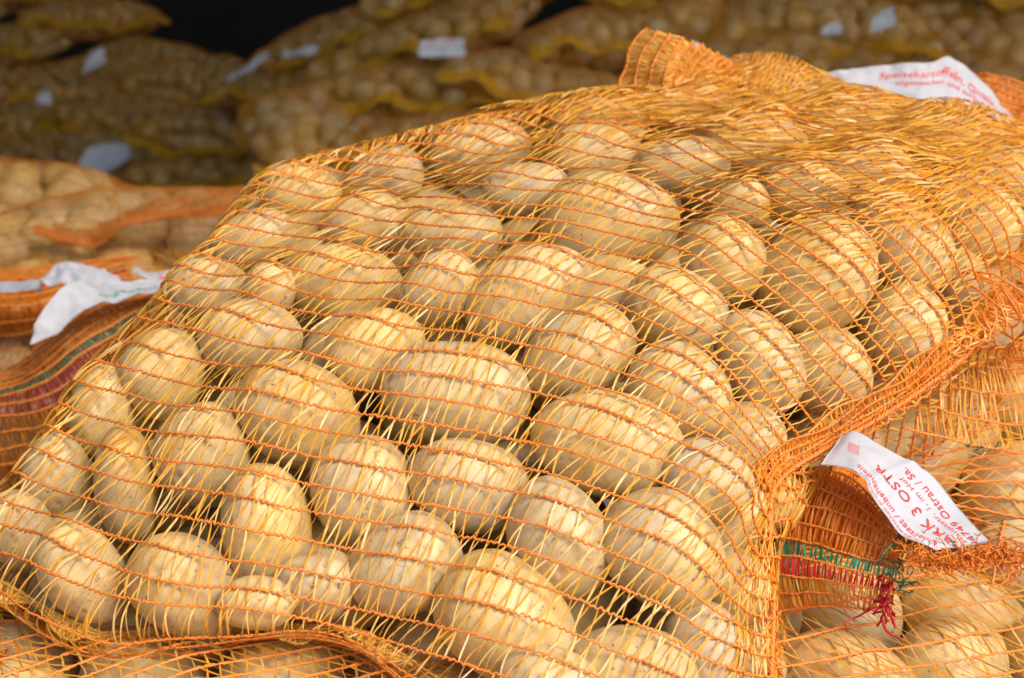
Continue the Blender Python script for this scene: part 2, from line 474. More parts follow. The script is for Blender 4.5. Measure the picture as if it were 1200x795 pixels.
# ------------------------------------------------------------------ main sack
# depth of the sack's envelope (metres from the camera) at photo positions
DC = np.array([(-60, 795, 1.10), (0, 795, 1.07), (300, 795, 1.03), (600, 795, 1.00), (905, 795, 1.05),
 (-40, 650, 1.12), (150, 650, 1.06), (300, 650, 1.05), (600, 650, 1.035), (850, 650, 1.06), (905, 650, 1.10),
 (60, 520, 1.15), (300, 500, 1.10), (600, 500, 1.08), (850, 520, 1.09), (960, 540, 1.15),
 (200, 350, 1.22), (400, 350, 1.17), (600, 350, 1.145), (900, 350, 1.15), (1060, 400, 1.18), (1160, 400, 1.25),
 (300, 230, 1.32), (500, 250, 1.25), (700, 250, 1.22), (900, 250, 1.20), (1100, 270, 1.22), (1200, 330, 1.29),
 (430, 185, 1.38), (560, 165, 1.36), (700, 180, 1.31), (900, 180, 1.29), (1100, 180, 1.30), (1230, 220, 1.36),
 (700, 122, 1.50), (850, 120, 1.46), (1000, 130, 1.44), (1200, 160, 1.46), (800, 95, 1.58), (960, 94, 1.60), (1150, 118, 1.60), (1280, 180, 1.55),
 (700, 900, .98), (905, 960, 1.02), (500, 900, .98)])
_s = 400.0
def _phi(r): return r ** 2 * np.log(r + 1e-9)
_X = DC[:, :2] / _s
_K = _phi(np.linalg.norm(_X[:, None] - _X[None], axis=-1)) + np.eye(len(_X)) * 2e-3
_Pm = np.c_[np.ones(len(_X)), _X]
_A = np.block([[_K, _Pm], [_Pm.T, np.zeros((3, 3))]])
_w = np.linalg.solve(_A, np.r_[DC[:, 2], 0, 0, 0])
def depth(px, py):
    q = np.stack([np.asarray(px, float), np.asarray(py, float)], -1) / _s
    k = _phi(np.linalg.norm(q[..., None, :] - _X, axis=-1))
    return k @ _w[:-3] + _w[-3] + q @ _w[-2:]

ROWS = [
 [(-75, 668), (0, 690), (60, 718), (130, 736), (200, 728), (300, 726), (400, 742), (520, 806), (700, 890), (905, 960)],
 [(-50, 622), (30, 640), (90, 668), (160, 695), (240, 705), (300, 708), (400, 726), (600, 778), (750, 832), (905, 880)],
 [(30, 543), (127, 578), (207, 592), (300, 608), (400, 624), (600, 662), (750, 718), (830, 765), (870, 780), (908, 785)],
 [(88, 440), (187, 466), (283, 480), (400, 502), (533, 522), (680, 557), (780, 600), (840, 655), (872, 690), (908, 700)],
 [(183, 350), (270, 364), (400, 392), (533, 410), (640, 428), (740, 460), (815, 500), (862, 550), (890, 590), (910, 612), (925, 600)],
 [(250, 285), (320, 292), (400, 306), (550, 318), (690, 345), (800, 395), (870, 452), (912, 510), (945, 540), (1000, 522)],
 [(325, 205), (400, 212), (530, 228), (660, 240), (800, 268), (880, 310), (960, 378), (1025, 450), (1050, 476), (1090, 455)],
 [(540, 147), (640, 154), (800, 170), (900, 200), (987, 240), (1060, 290), (1105, 350), (1120, 408), (1155, 395)],
 [(690, 122), (800, 130), (900, 145), (1000, 165), (1100, 200), (1165, 255), (1190, 320), (1180, 372), (1200, 352)],
 [(790, 98), (900, 105), (1000, 124), (1100, 147), (1200, 186), (1240, 240), (1235, 300), (1245, 330)],
 [(850, 88), (960, 102), (1060, 121), (1150, 139), (1230, 168), (1280, 220), (1290, 290), (1300, 320)]]
NC = 30
ctrl = []
for r in ROWS:
    q = resample(r, NC); ctrl.append(at(q[:, 0], q[:, 1], depth(q[:, 0], q[:, 1])))
ctrl = np.array(ctrl)
# the hidden back and underside, closing the sack
def off(a, v): return a + np.array(v)
back = [off(ctrl[-1], (0.01, .05, -.02)), off(ctrl[-1], (.02, .09, -.09)), off(ctrl[-1], (.0, .07, -.18))]
und = [off(ctrl[0], (0, .16, -.014)), off(ctrl[0], (0, .05, -.009))]
ctrl = np.concatenate([np.array(und), ctrl, np.array(back)])
lft = [off(ctrl[:, :1], (-.01, .12, -.12)), off(ctrl[:, :1], (-.012, .05, -.04))]
rgt = [off(ctrl[:, -1:], (-.012, .04, -.03)), off(ctrl[:, -1:], (-.06, .10, -.05))]
ctrl = np.concatenate([lft[0], lft[1], ctrl, rgt[0], rgt[1]], 1)
TN = 190
Gt, dpar = interp_rows(ctrl, TN)
# columns: resample more finely
SN = 300
Gs, _ = interp_rows(np.swapaxes(Gt, 0, 1), SN)
MG = np.swapaxes(Gs, 0, 1)
_, _, MN = grads(MG)
if (MN[TN // 2, SN // 2] @ F_) > 0: MN = -MN
for _ in range(6):                                    # soften the normals before offsetting along them
    MN[1:-1, 1:-1] = (MN[1:-1, 1:-1] * 2 + MN[2:, 1:-1] + MN[:-2, 1:-1] + MN[1:-1, 2:] + MN[1:-1, :-2]) / 6
MN /= np.linalg.norm(MN, axis=-1, keepdims=True)

# px, py, half length, half width, angle (counter-clockwise, degrees), label
POTS = [
 (350, 228, 47, 33, 5, 'pale potato humping the net at the top left shoulder of the big sack'),
 (298, 283, 50, 32, 25, 'greyish potato just below the shoulder, third from the top down the left outline'),
 (250, 341, 50, 34, -15, 'potato bulging on the left outline beside the white tags of the sack behind'),
 (430, 264, 54, 36, 5, 'dull brown potato low under the net, right of the shoulder potato'),
 (526, 276, 60, 38, -5, 'broad tan potato between the dull brown one and the row under the top'),
 (402, 336, 68, 47, -8, 'large smooth potato with a bright upper face in the upper left of the sack'),
 (450, 205, 44, 26, 10, 'flattened looking potato under dense golden net right of the shoulder'),
 (560, 178, 55, 28, 8, 'potato under the dense net at the left end of the top ridge'),
 (292, 396, 62, 38, -12, 'long yellowish potato right above the large grey one on the left side'),
 (614, 345, 77, 52, 30, 'large bright potato with several dark eye scars, tilted up to the right'),
 (716, 262, 82, 46, -6, 'very large grey brown potato lying level in the upper middle'),
 (795, 196, 58, 36, 5, 'grey potato under dense net above the level large one'),
 (680, 416, 70, 54, 32, 'bright glossy potato tilted up right, right of the biggest central one'),
 (533, 459, 84, 59, -5, 'biggest central potato, blunt and bright, at the middle of the sack'),
 (440, 412, 58, 44, 25, 'greenish yellow potato tucked left above the biggest central one'),
 (348, 489, 74, 57, -28, 'large grey potato with a lilac cast left of the middle'),
 (186, 440, 52, 46, 60, 'round potato in golden net on the left slope above the tall pair'),
 (122, 484, 37, 54, 0, 'tall narrow potato making the upper knob of the left outline'),
 (236, 535, 56, 62, 20, 'large yellow potato left of the grey lilac one'),
 (150, 570, 36, 68, 8, 'tall narrow golden potato second from the left outline'),
 (66, 560, 38, 46, 20, 'small potato making the lower knob of the left outline'),
 (22, 622, 36, 45, 30, 'leftmost potato in the low corner of the big sack'),
 (95, 672, 62, 44, -50, 'potato slanting down right above the ruffled hem at the far lower left'),
 (218, 690, 70, 54, -38, 'fat yellow potato slanting down right in the lower left bulge'),
 (314, 621, 52, 72, 5, 'tall egg shaped potato with a bright cheek in the lower left middle'),
 (424, 577, 60, 67, 15, 'upright broad potato below left of the biggest central one'),
 (552, 573, 72, 57, -12, 'spotted potato with grey scab directly below the biggest central one'),
 (475, 665, 66, 54, 35, 'grey topped potato behind the big slanting one near the bottom'),
 (590, 727, 92, 64, -38, 'largest bottom potato slanting down right under glossy tapes'),
 (660, 636, 56, 70, 25, 'golden potato leaning beside a dark gap right of the spotted one'),
 (770, 652, 76, 60, -45, 'pale potato with a white scuffed scar right of the leaning golden one'),
 (722, 526, 90, 58, -12, 'wide grey potato below right of the glossy tilted one'),
 (792, 366, 60, 52, -35, 'bright grey white potato in the middle right, beside a dark gap'),
 (849, 308, 54, 48, -60, 'pale potato under the small round one, right of the middle'),
 (868, 241, 32, 28, 10, 'small round potato perched on a pale one near the upper right'),
 (957, 326, 70, 60, 42, 'large scaly potato in the right half, lit on its upper face'),
 (1055, 285, 66, 50, -42, 'long potato slanting down right near the right shoulder'),
 (945, 226, 50, 38, 5, 'round grey potato under dense net above the large scaly one'),
 (1020, 207, 52, 34, 0, 'potato under dense net second from the right shoulder'),
 (1140, 258, 60, 50, -35, 'rightmost large potato on the right shoulder by the gathered net'),
 (882, 424, 64, 50, -60, 'tall potato with a lit edge left of the pair at the right seam'),
 (968, 436, 50, 50, 20, 'round potato against the gathered seam, lower one of the right pair'),
 (1057, 386, 50, 50, -40, 'round bright potato against the seam, higher one of the right pair'),
 (1130, 342, 36, 46, 20, 'narrow potato squeezed in the right seam corner'),
 (803, 462, 64, 46, -40, 'yellow potato slanting down right above the seam hollow'),
 (868, 522, 48, 50, -50, 'yellowish potato in the net hollow above the lower seam'),
 (374, 684, 46, 42, 0, 'dark low potato between the two big ones at the lower left edge'),
 (322, 700, 42, 30, 0, 'half hidden potato in the fold along the lower edge'),
 (725, 788, 76, 48, -10, 'potato cut by the bottom edge right of the largest bottom one'),
 (815, 740, 44, 54, 20, 'pale potato behind golden net near the bottom right corner of the sack'),
 (850, 605, 46, 52, -40, 'potato behind the gathered net left of the hanging seam'),
 (908, 582, 34, 32, 20, 'potato showing below the seam beside the printed tag'),
 (700, 186, 56, 30, 5, 'flat lying potato under dense golden net in the top middle'),
 (615, 222, 50, 32, 5, 'potato under dense net left of the level large one'),
 (700, 150, 56, 27, 5, 'potato under the top net below the standing corner flap'),
 (800, 128, 60, 24, -5, 'potato near the top ridge to the right of the corner flap'),
 (905, 106, 56, 20, -8, 'highest potato of the ridge, left of the folded tag behind'),
 (885, 172, 58, 30, -5, 'potato under the densest net in the upper right middle'),
 (1000, 145, 62, 22, -8, 'potato near the ridge in front of the folded tag'),
 (1110, 165, 64, 26, -12, 'potato near the ridge at the upper right'),
 (1165, 205, 60, 34, -20, 'potato by the right picture edge under loose tapes'),
 (330, 340, 30, 30, 0, 'small shaded potato between the outline potato and the large smooth one'),
 (530, 340, 46, 38, 20, 'shaded potato in the gap left of the one with eye scars'),
 (800, 560, 50, 42, -30, 'brown potato between the wide grey one and the seam hollow'),
 (655, 800, 60, 46, -10, 'potato at the bottom edge under the largest bottom one'),
 (860, 680, 40, 46, 10, 'potato seen through vertical tapes of the hanging seam')]

pot_geo = []
def place(px, py, a, b, ang, extra=0.0, thick=.92):
    d0 = float(depth(px, py)); e = 4.0
    p0 = at(px, py, d0); pu = at(px, py - e, float(depth(px, py - e))); pr = at(px + e, py, float(depth(px + e, py)))
    n = np.cross(pr - p0, pu - p0); n /= np.linalg.norm(n)
    if n @ F_ > 0: n = -n
    view = (p0 - CAM); view /= np.linalg.norm(view)
    cosv = max(-(n @ view), .45)
    am, bm = a * d0 / FOC, b * d0 / FOC
    # radii: across the image a x b, in depth about the short one; foreshortened ones get real height back
    if b / a < .62: bm = min(am * .72, bm / max(cosv, .62))
    rd = bm * thick
    am *= 1.08; bm *= 1.09; rd = bm * thick
    c = at(px, py, d0) + view * (rd / cosv) * .93 + view * extra
    t = math.radians(ang); along = math.cos(t) * R_ + math.sin(t) * U_
    nf = -view * .8 + n * .2 if b / a >= .62 else -view * .3 + n * .7
    nf /= np.linalg.norm(nf)
    Rm = frame_from(nf, along)
    k = 1 + .04 * (rnd.random() - .5)
    return c, Rm, np.array([am * k, bm, rd])

for i, (px, py, a, b, ang, lab) in enumerate(POTS):
    pot_geo.append(place(px, py, a, b, ang))
POT0 = list(pot_geo)
# push overlapping neighbours apart along the line of sight
for it in range(30):
    for i in range(len(pot_geo)):
        for j in range(i + 1, len(pot_geo)):
            ci, Ri, ri = pot_geo[i]; cj, Rj, rj = pot_geo[j]
            dv = cj - ci; L_ = np.linalg.norm(dv)
            if L_ > .12: continue
            u = dv / L_
            si = 1 / np.linalg.norm((Ri.T @ u) / ri); sj = 1 / np.linalg.norm((Rj.T @ u) / rj)
            ov = (si + sj) * .93 - L_
            if ov > 0:
                w = u * ov * .25
                fi = w - F_ * (w @ F_) * 0
                small = ri[1] < rj[1]
                pi_, pj_ = (.7, .3) if small else (.3, .7)
                # lateral moves are damped, so the outlines stay where the photo has them
                def damp(v): return F_ * (v @ F_) + (v - F_ * (v @ F_)) * .25
                pot_geo[i] = (ci - damp(w) * 2 * pi_, Ri, ri); pot_geo[j] = (cj + damp(w) * 2 * pj_, Rj, rj)
for i, (c, Rm, rad) in enumerate(pot_geo):              # nothing bulges far out of the sack
    mv = (c - POT0[i][0]) @ F_
    if mv < -.008: pot_geo[i] = (c - F_ * (mv + .008), Rm, rad)
MAIN_POT = []
for i, (c, Rm, rad) in enumerate(pot_geo):
    o = potato_obj(c, Rm, rad, True, i * 5 + 3)
    tag(o, POTS[i][5], 'potato', 'potatoes pressed against the net of the big front sack'); MAIN_POT.append(o)
# second layer, seen only in the gaps, and the hidden back
g2 = np.random.default_rng(21); inner = []
tries = 0
allc = [(c, float(np.mean(r))) for c, _, r in pot_geo]
while len(inner) < 230 and tries < 26000:
    tries += 1
    i = int(g2.integers(8, TN - 8)); j = int(g2.integers(14, SN - 14))
    p = MG[i, j]; n = MN[i, j]
    r = g2.uniform(.032, .042)
    dep = g2.uniform(.09, .19) if i < TN * .8 else g2.uniform(.04, .1)
    if i > TN - 24: continue
    c = p + dep * (F_ * .8 + np.array([0, 0, -.6]) * (1 if i > TN * .45 else .25))
    pp_ = proj(c)
    if pp_[2] < float(depth(pp_[0], pp_[1])) + .062: continue
    if min(np.linalg.norm(c - cc) - .78 * (r + rr) for cc, rr in allc) < 0: continue
    px_, py_, _d = proj(c)
    if px_ < 60 or px_ > 1150 or py_ < 120 or (px_ < 330 and py_ < 640 - px_ * 1.15 + 60): continue
    allc.append((c, r)); v = g2.normal(size=3)
    Rm = frame_from(n, v); rad = np.array([r * 1.2, r, r * .92]); inner.append((c, Rm, rad))
main = empty('potato_sack', at(600, 700, 1.15)); ORG = np.array(main.location[:])
tag(main, 'big orange net sack of potatoes lying across the whole foreground in sharp focus', 'sack', 'net sacks of potatoes')
NETG = drape(MG, MN, [(c, Rm, rad, OB_HI[(i * 5 + 3) % 14]) for i, (c, Rm, rad) in enumerate(pot_geo)] + [(c, Rm, rad, OB_LO[0]) for c, Rm, rad in inner], 170, cap=.06)
# crumple the net where it is gathered towards the seam
cols = np.linspace(0, 1, SN)[None, :]; wr = np.clip((cols - .84) / .1, 0, 1)
NETG = NETG + MN * (wr * .001 * snoise(MG * np.array([1, 1, 1]), 190, 5, 2))[..., None]
# wander of the net along the cords, stronger where it is bunched on top
def main_lean(t, s): return -.55 * np.clip(1 - (t - .1) / .3, 0, 1) * np.clip(1.3 - s * 2.2, 0, 1) + .35 * np.clip((t - .55) / .3, 0, 1)
def main_keep(t, s): return .05 + np.clip(1.15 - 3.2 * s, 0, .8) + np.clip((t - .46) / .15, 0, .9) * np.clip((.80 - s) / .12, 0, 1)
build_net(main, NETG, 68, 104, ORG, m=6, slants=(.95, .1, 1.1, .3), cord_r=.00086, tape_w=.00061, seed=3, zper=4, zig=.0006, lean=main_lean, keep=main_keep)
# second loose ply of net bunched on the ridge
i0 = int(TN * .52)
top = NETG[i0:int(TN * .92), 20:-95] + MN[i0:int(TN * .92), 20:-95] * (.003 + .0025 * (1 + snoise(MG[i0:int(TN * .92), 20:-95], 70, 8, 2)))[..., None]
# ramp the second ply in from nothing
topn = top[8:]
def ply(G, nc, ns, seed, **kw):
    (Pc, Nv, rad), (Q, Wd, k) = net_arrays(G - ORG, nc, ns, seed=seed, **kw)
    V, Fq = ribbons(Q, Wd); tag(obj('netting', mesh_np('netting', V, Fq, M_GOLD), main), kind='stuff')
ply(topn, 26, 90, 12, slants=(1.6, .6), tape_w=.0008)

def strip_net(parent, rows, nc, ns, origin, wr=.004, wf=60, seed=1, world=None, res=(40, 160), **kw):
    """a loose piece of net given by control rows (px, py, depth) in reading order bottom to top"""
    if world is None:
        ctrl_ = np.array([at(*resample(r, 24).T) for r in rows])
    else: ctrl_ = world
    A, _ = interp_rows(ctrl_, res[0]); B, _ = interp_rows(np.swapaxes(A, 0, 1), res[1]); G = np.swapaxes(B, 0, 1)
    _, _, Nn = grads(G)
    G = G + Nn * (wr * snoise(G, wf, seed, 3))[..., None]
    build_net(parent, G, nc, ns, origin, seed=seed, **kw)
    return G

def cable(name, pts3, r, mat, parent, origin, seed=0, strands=2, pitch=.01, n=240, bump=.3):
    """a twisted cord: a few strands wound round a path"""
    g = np.random.default_rng(seed); p = resample(np.asarray(pts3), n)
    T = np.gradient(p, axis=0); T /= np.linalg.norm(T, axis=1, keepdims=True)
    up = np.array([0, -.4, 1.0]); B = np.cross(T, up); B /= np.linalg.norm(B, axis=1, keepdims=True); C = np.cross(B, T)
    L_ = np.r_[0, np.cumsum(np.linalg.norm(np.diff(p, axis=0), axis=1))]
    PP = []
    for s in range(strands):
        ph = L_ / pitch * 6.28 + s * 6.28 / strands
        PP.append(p + (np.cos(ph)[:, None] * B + np.sin(ph)[:, None] * C) * r * .6 * (1 if strands > 1 else 0) + g.normal(size=p.shape) * r * bump * .3)
    PP = np.array(PP) - origin
    V, Fq = tubes(PP, np.tile(C, (strands, 1, 1)), np.full(PP.shape[:2], r * .6) * (1 + bump * .5 * g.normal(size=PP.shape[:2])).clip(.5, 1.6), 6)
    return obj(name, mesh_np(name, V, Fq, mat), parent)

def dep(pts, dz=0.0): 
    p = np.array(pts, float); return at(p[:, 0], p[:, 1], depth(p[:, 0], p[:, 1]) + dz)

# the seam along the right end: gathered edge, twisted sewing cord and knots
SEAM = [(1300, 320), (1245, 332), (1200, 350), (1155, 395), (1100, 442), (1030, 490), (960, 530), (925, 552), (905, 580), (903, 640), (906, 700), (904, 790), (906, 880)]
sp3 = dep(SEAM, -.004)
cable('seam_cord', sp3, .0016, M_CORD, main, ORG, 2, 3, .012, 400)
cable('seam_cord', sp3 + np.array([-.004, 0, .002]), .0012, M_ORANGE, main, ORG, 4, 2, .02, 400)
def knots(parent, path3, n, r, origin, seed=0, mat=None, t0=0, t1=1):
    g = np.random.default_rng(seed); p = resample(path3, 400)
    for i in range(n):
        f = (t0 + (t1 - t0) * (i + .5 + .25 * g.normal()) / n) * 399; q = p[int(np.clip(f, 0, 399))]
        a = g.uniform(0, 6.28); th = np.linspace(0, 9, 26)
        ax = g.normal(size=3); ax /= np.linalg.norm(ax)
        b1 = np.cross(ax, [0, 0, 1.0]); b1 /= np.linalg.norm(b1); b2 = np.cross(ax, b1)
        P = q + r * (np.cos(th)[:, None] * b1 + np.sin(th)[:, None] * b2) * (1 + .2 * np.sin(th * 2.3)[:, None]) + ax * (th[:, None] / 9 - .5) * r * 1.6
        V, Fq = tubes((P - origin)[None], np.tile(ax, (1, 26, 1)), np.full((1, 26), r * .5), 5)
        yield V, Fq
def merge(parts):
    Vs, Fs, n = [], [], 0
    for V, Fq in parts: Vs.append(V); Fs.append(Fq + n); n += len(V)
    return np.vstack(Vs), np.vstack(Fs)
for V, Fq in knots(main, sp3, 46, .0015, ORG, 3): obj('seam_knot', mesh_np('seam_knot', V, Fq, M_KNOT), main)
# gathered net running along the seam
def seam_ply(path, w0, w1, nc, ns, seed, dz0, dz1, **kw):
    a = np.array(path, float); rr = resample(a, 40)
    t = np.gradient(rr, axis=0); t /= np.linalg.norm(t, axis=1, keepdims=True); nn = np.c_[t[:, 1], -t[:, 0]]
    g = np.random.default_rng(seed); wv = 1 + .16 * np.sin(np.arange(40) * .55 + seed)
    rows = []
    for f in np.linspace(0, 1, 4):
        q = rr + nn * (w0 + (w1 - w0) * f * wv)[:, None]
        rows.append(at(q[:, 0], q[:, 1], depth(q[:, 0], q[:, 1]) + dz0 + (dz1 - dz0) * f))
    return strip_net(main, None, nc, ns, ORG, world=np.array(rows), seed=seed, wr=.0005, wf=80, cords_single=False, **kw)
seam_ply(SEAM[2:9], 0, -30, 4, 80, 31, -.002, -.010, mats=(M_CORD, M_GOLD), slants=(.5, -.4), res=(26, 200))
seam_ply(SEAM[2:9], 4, -24, 4, 70, 33, .002, -.012, mats=(M_CORD, M_ORANGE), slants=(.9, -.5), cord_r=.0006, res=(22, 200))
r0_, r1_, c0_ = int(TN * .02), int(TN * .36), int(SN * .80)
ed = NETG[r0_:r1_, c0_:-22] + MN[r0_:r1_, c0_:-22] * -.0012
ply(ed, 18, 26, 14, slants=(.15, -.25), tape_w=.0006)

# standing net corner on top of the sack
flap = [[(735, 120, 1.50), (725, 100, 1.50), (733, 80, 1.50), (736, 62, 1.50), (745, 45, 1.50), (757, 32, 1.50)],
        [(765, 122, 1.49), (752, 100, 1.49), (757, 80, 1.49), (765, 60, 1.49), (775, 45, 1.49), (778, 38, 1.495)],
        [(800, 118, 1.50), (785, 102, 1.485), (785, 82, 1.48), (792, 66, 1.485), (800, 54, 1.49), (805, 46, 1.50)],
        [(850, 112, 1.53), (830, 100, 1.52), (825, 88, 1.52), (828, 74, 1.52), (838, 66, 1.53), (842, 62, 1.54)],
        [(890, 106, 1.58), (870, 98, 1.56), (862, 92, 1.56), (860, 84, 1.56), (866, 80, 1.57), (870, 78, 1.58)]]
# cords of the flap run up and down: transpose so that rows are the vertical cords
strip_net(main, flap, 12, 26, ORG, wr=.0022, wf=80, seed=41, cord_name='flap_cord', cord_r=.0013, slants=(1.2, -.5, 2.0), tape_w=.0011, res=(40, 60))
flap2 = [[(x + 6, y + 5, d + .02) for x, y, d in r] for r in flap]
strip_net(main, flap2, 10, 26, ORG, wr=.003, wf=90, seed=42, cords_single=False, slants=(1.6, -.9), res=(40, 60))

# ruffled hem peeping out under the sack at the lower left
def hem(parent, origin, pts, w, seed, n=260, ns=190, mats=(None, None), amp=.006, freq=16, depthf=None):
    """wavy strip hanging from a path of (px, py, d): its edge cord and short tapes"""
    rr = resample(pts, 60); th = np.linspace(0, 1, 60)
    g = np.random.default_rng(seed); ph = np.cumsum(.7 + .6 * g.random(60)) * freq / 30
    rows = []
    for f in np.linspace(0, 1, 3):
        q = at(rr[:, 0], rr[:, 1] + w * f, rr[:, 2]) + np.outer(np.sin(ph) * amp * f, F_) * -1 + np.outer(np.cos(ph * 1.3) * amp * .7 * f, U_)
        rows.append(q - F_ * .004 * f)
    strip_net(parent, None, 3, ns, origin, world=np.array(rows), seed=seed, wr=.0012, wf=200, mats=mats, cord_name='hem_cord', slants=(.6, -.5), res=(12, 300), cord_r=.001)
    return rows
hem(main, ORG, [(-30, 668, 1.12), (0, 680, 1.105), (60, 715, 1.09), (130, 742, 1.085), (200, 732, 1.08), (300, 730, 1.075), (360, 732, 1.07), (430, 742, 1.06), (520, 800, 1.04)], 13, 51, mats=(M_GOLD, M_GOLD))

# ------------------------------------------------------------------ paper tags
def ruled(left, right, dl, dr, n=36, m=14, wr=.0016, seed=0, curl=0.0):
    A = resample([(x, y, d) for (x, y), d in zip(left, dl)], n); B = resample([(x, y, d) for (x, y), d in zip(right, dr)], n)
    A3, B3 = at(*A.T), at(*B.T); t = np.linspace(0, 1, m)[:, None, None]
    G = A3 * (1 - t) + B3 * t
    _, _, Nn = grads(G)
    if (Nn * -F_).sum() < 0: Nn = -Nn
    f1 = snoise(G, 60, seed, 2)
    G = G + Nn * (wr * (f1 - .9 * np.abs(snoise(G, 150, seed + 5, 2))) + curl * np.sin(math.pi * t[..., 0]))[..., None]
    return G, Nn

def tag_obj(parent, origin, G, Nn, mat=None, name='paper_tag', label=None):
    m, n = G.shape[:2]; idx = np.arange(m * n).reshape(m, n)
    top = G - origin; V = np.vstack([top.reshape(-1, 3), (top - Nn * .00035).reshape(-1, 3)])
    Fq = np.stack([idx[:-1, :-1], idx[:-1, 1:], idx[1:, 1:], idx[1:, :-1]], -1).reshape(-1, 4)
    F2_ = Fq[:, ::-1] + m * n
    bd = np.r_[idx[0], idx[1:, -1], idx[-1, ::-1][1:], idx[::-1, 0][1:]]
    Fb = np.stack([bd[:-1], bd[1:], bd[1:] + m * n, bd[:-1] + m * n], -1)
    o = obj(name, mesh_np(name, V, np.vstack([Fq, F2_, Fb]), mat or M_PAPER), parent)
    if label: o['label'] = label
    return o

def text_on(parent, origin, G, Nn, txt, u0, v0, u1, size_v, mat=None, flipu=False, flipv=False, name='printed_line', lift=.0005):
    """print txt on grid G: baseline from u0 to u1 (columns 0..1) at row v0, letter height size_v (rows 0..1)"""
    cu = bpy.data.curves.new('lettering', 'FONT'); cu.body = txt; cu.size = 1; cu.resolution_u = 2
    tmp = bpy.data.objects.new('lettering', cu); COL.objects.link(tmp)
    dg = bpy.context.evaluated_depsgraph_get(); dg.update()
    me0 = bpy.data.meshes.new_from_object(tmp.evaluated_get(dg))
    import bmesh
    bm = bmesh.new(); bm.from_mesh(me0); bmesh.ops.triangulate(bm, faces=bm.faces)
    V = np.array([v.co[:] for v in bm.verts]); Fc = np.array([[v.index for v in f.verts] for f in bm.faces]); bm.free()
    bpy.data.objects.remove(tmp); bpy.data.meshes.remove(me0)
    x = V[:, 0] / V[:, 0].max(); y = V[:, 1]
    u = u0 + (u1 - u0) * x; v = v0 + size_v * y
    m, n = G.shape[:2]
    ok = (u > 0) & (u < 1) & (v > 0) & (v < 1)
    P = samp(G, v * (m - 1), u * (n - 1)) + samp(Nn, v * (m - 1), u * (n - 1)) * lift - origin
    Fc = Fc[ok[Fc].all(1)]
    used = np.unique(Fc); mp = -np.ones(len(P), int); mp[used] = np.arange(len(used))
    return obj(name, mesh_np(name, P[used], mp[Fc], mat or M_INK, smooth=False), parent)

# ------------------------------------------------------------------ generic lying sacks
def sack_geo(L=.72, W=.48, H=.19, rmin=.031, rmax=.042, seed=0, ns=110, ntg=90, sag=.008, npot=140, asp=1.25, iters=90):
    """local geometry of a lying pillow sack: grid, potatoes; z up, length along x"""
    g = np.random.default_rng(seed)
    s = np.linspace(0, 1, ns); th = np.linspace(0, 2 * math.pi, ntg, endpoint=False)
    e = np.abs(2 * s - 1); gz = np.clip(1 - e ** 3.2, 0, 1) ** .62
    cs, sn = np.cos(th), np.sin(th)
    y = np.sign(cs) * np.abs(cs) ** .75; z = np.sign(sn) * np.abs(sn) ** .8
    G = np.zeros((ntg, ns, 3))
    G[..., 0] = L * (s - .5)[None, :] * (1 - .04 * (y ** 2)[:, None])
    G[..., 1] = W / 2 * y[:, None] * (.86 + .14 * gz)[None, :]
    G[..., 2] = H / 2 * z[:, None] * (gz + .02)[None, :]
    G[..., 2] += sag * snoise(G * np.array([1, 1, 0.2]), 9, seed, 2)
    G += .004 * snoise(G, 30, seed + 1, 1)[..., None] * np.array([0, .5, 1])
    _, _, Nn = grads(G, True)
    if (Nn[ntg // 4, ns // 2, 2]) < 0: Nn = -Nn
    pots = []; cen = []; rr = []
    for t in range(5000):
        if len(pots) >= npot: break
        i = int(g.integers(ntg)); j = int(g.integers(int(ns * .06), int(ns * .94)))
        r = g.uniform(rmin, rmax) * (1 if t < 2500 else .85)
        half = H / 2 * gz[j]
        if half < r * .55: continue
        c = G[i, j] - Nn[i, j] * min(r * .92, half * .98)
        if cen and (np.linalg.norm(np.array(cen) - c, axis=1) - .93 * (np.array(rr) + r)).min() < 0: continue
        cen.append(c); rr.append(r)
        Rm = frame_from(Nn[i, j], g.normal(size=3) + np.array([.5, 0, 0]))
        pots.append((c, Rm, np.array([r * asp * g.uniform(.92, 1.12), r, r * .9])))
    Gd = drape(G, Nn, [(c, Rm, rad, OB_LO[i % 6] if iters > 70 else (SH2[i % 6], F2)) for i, (c, Rm, rad) in enumerate(pots)], iters, periodic=True, cap=.03)
    return G, Gd, pots

def xform(loc, rz=0, rx=0, ry=0):
    M = Matrix.Translation(Vector([float(v) for v in loc])) @ Matrix.Rotation(math.radians(rz), 4, 'Z') @ Matrix.Rotation(math.radians(ry), 4, 'Y') @ Matrix.Rotation(math.radians(rx), 4, 'X')
    return M

POOL = []     # every potato of the other sacks: (size in picture, centre, R, radii, label, group, sack id)
def near_sack(loc, rz, rx, ry, label, plabel, seed, nc=46, nst=84, cords_single=True, mats=(None, None), net_kw=None, **kw):
    G, Gd, pots = sack_geo(seed=seed, **kw)
    M = xform(loc, rz, rx, ry); o = empty('potato_sack', (0, 0, 0)); o.matrix_world = M
    tag(o, label, 'sack', 'net sacks of potatoes')
    build_net(o, Gd, nc, nst, np.zeros(3), periodic=True, seed=seed, cords_single=cords_single, mats=mats, **(net_kw or {}))
    M3 = np.array(M.to_3x3()); Mt = np.array(M.translation)
    for i, (c, Rm, rad) in enumerate(pots):
        POOL.append((M3 @ c + Mt, M3 @ Rm, rad, plabel, plabel.replace('potato in', 'potatoes in'), i))
    return o, M3, Mt, Gd

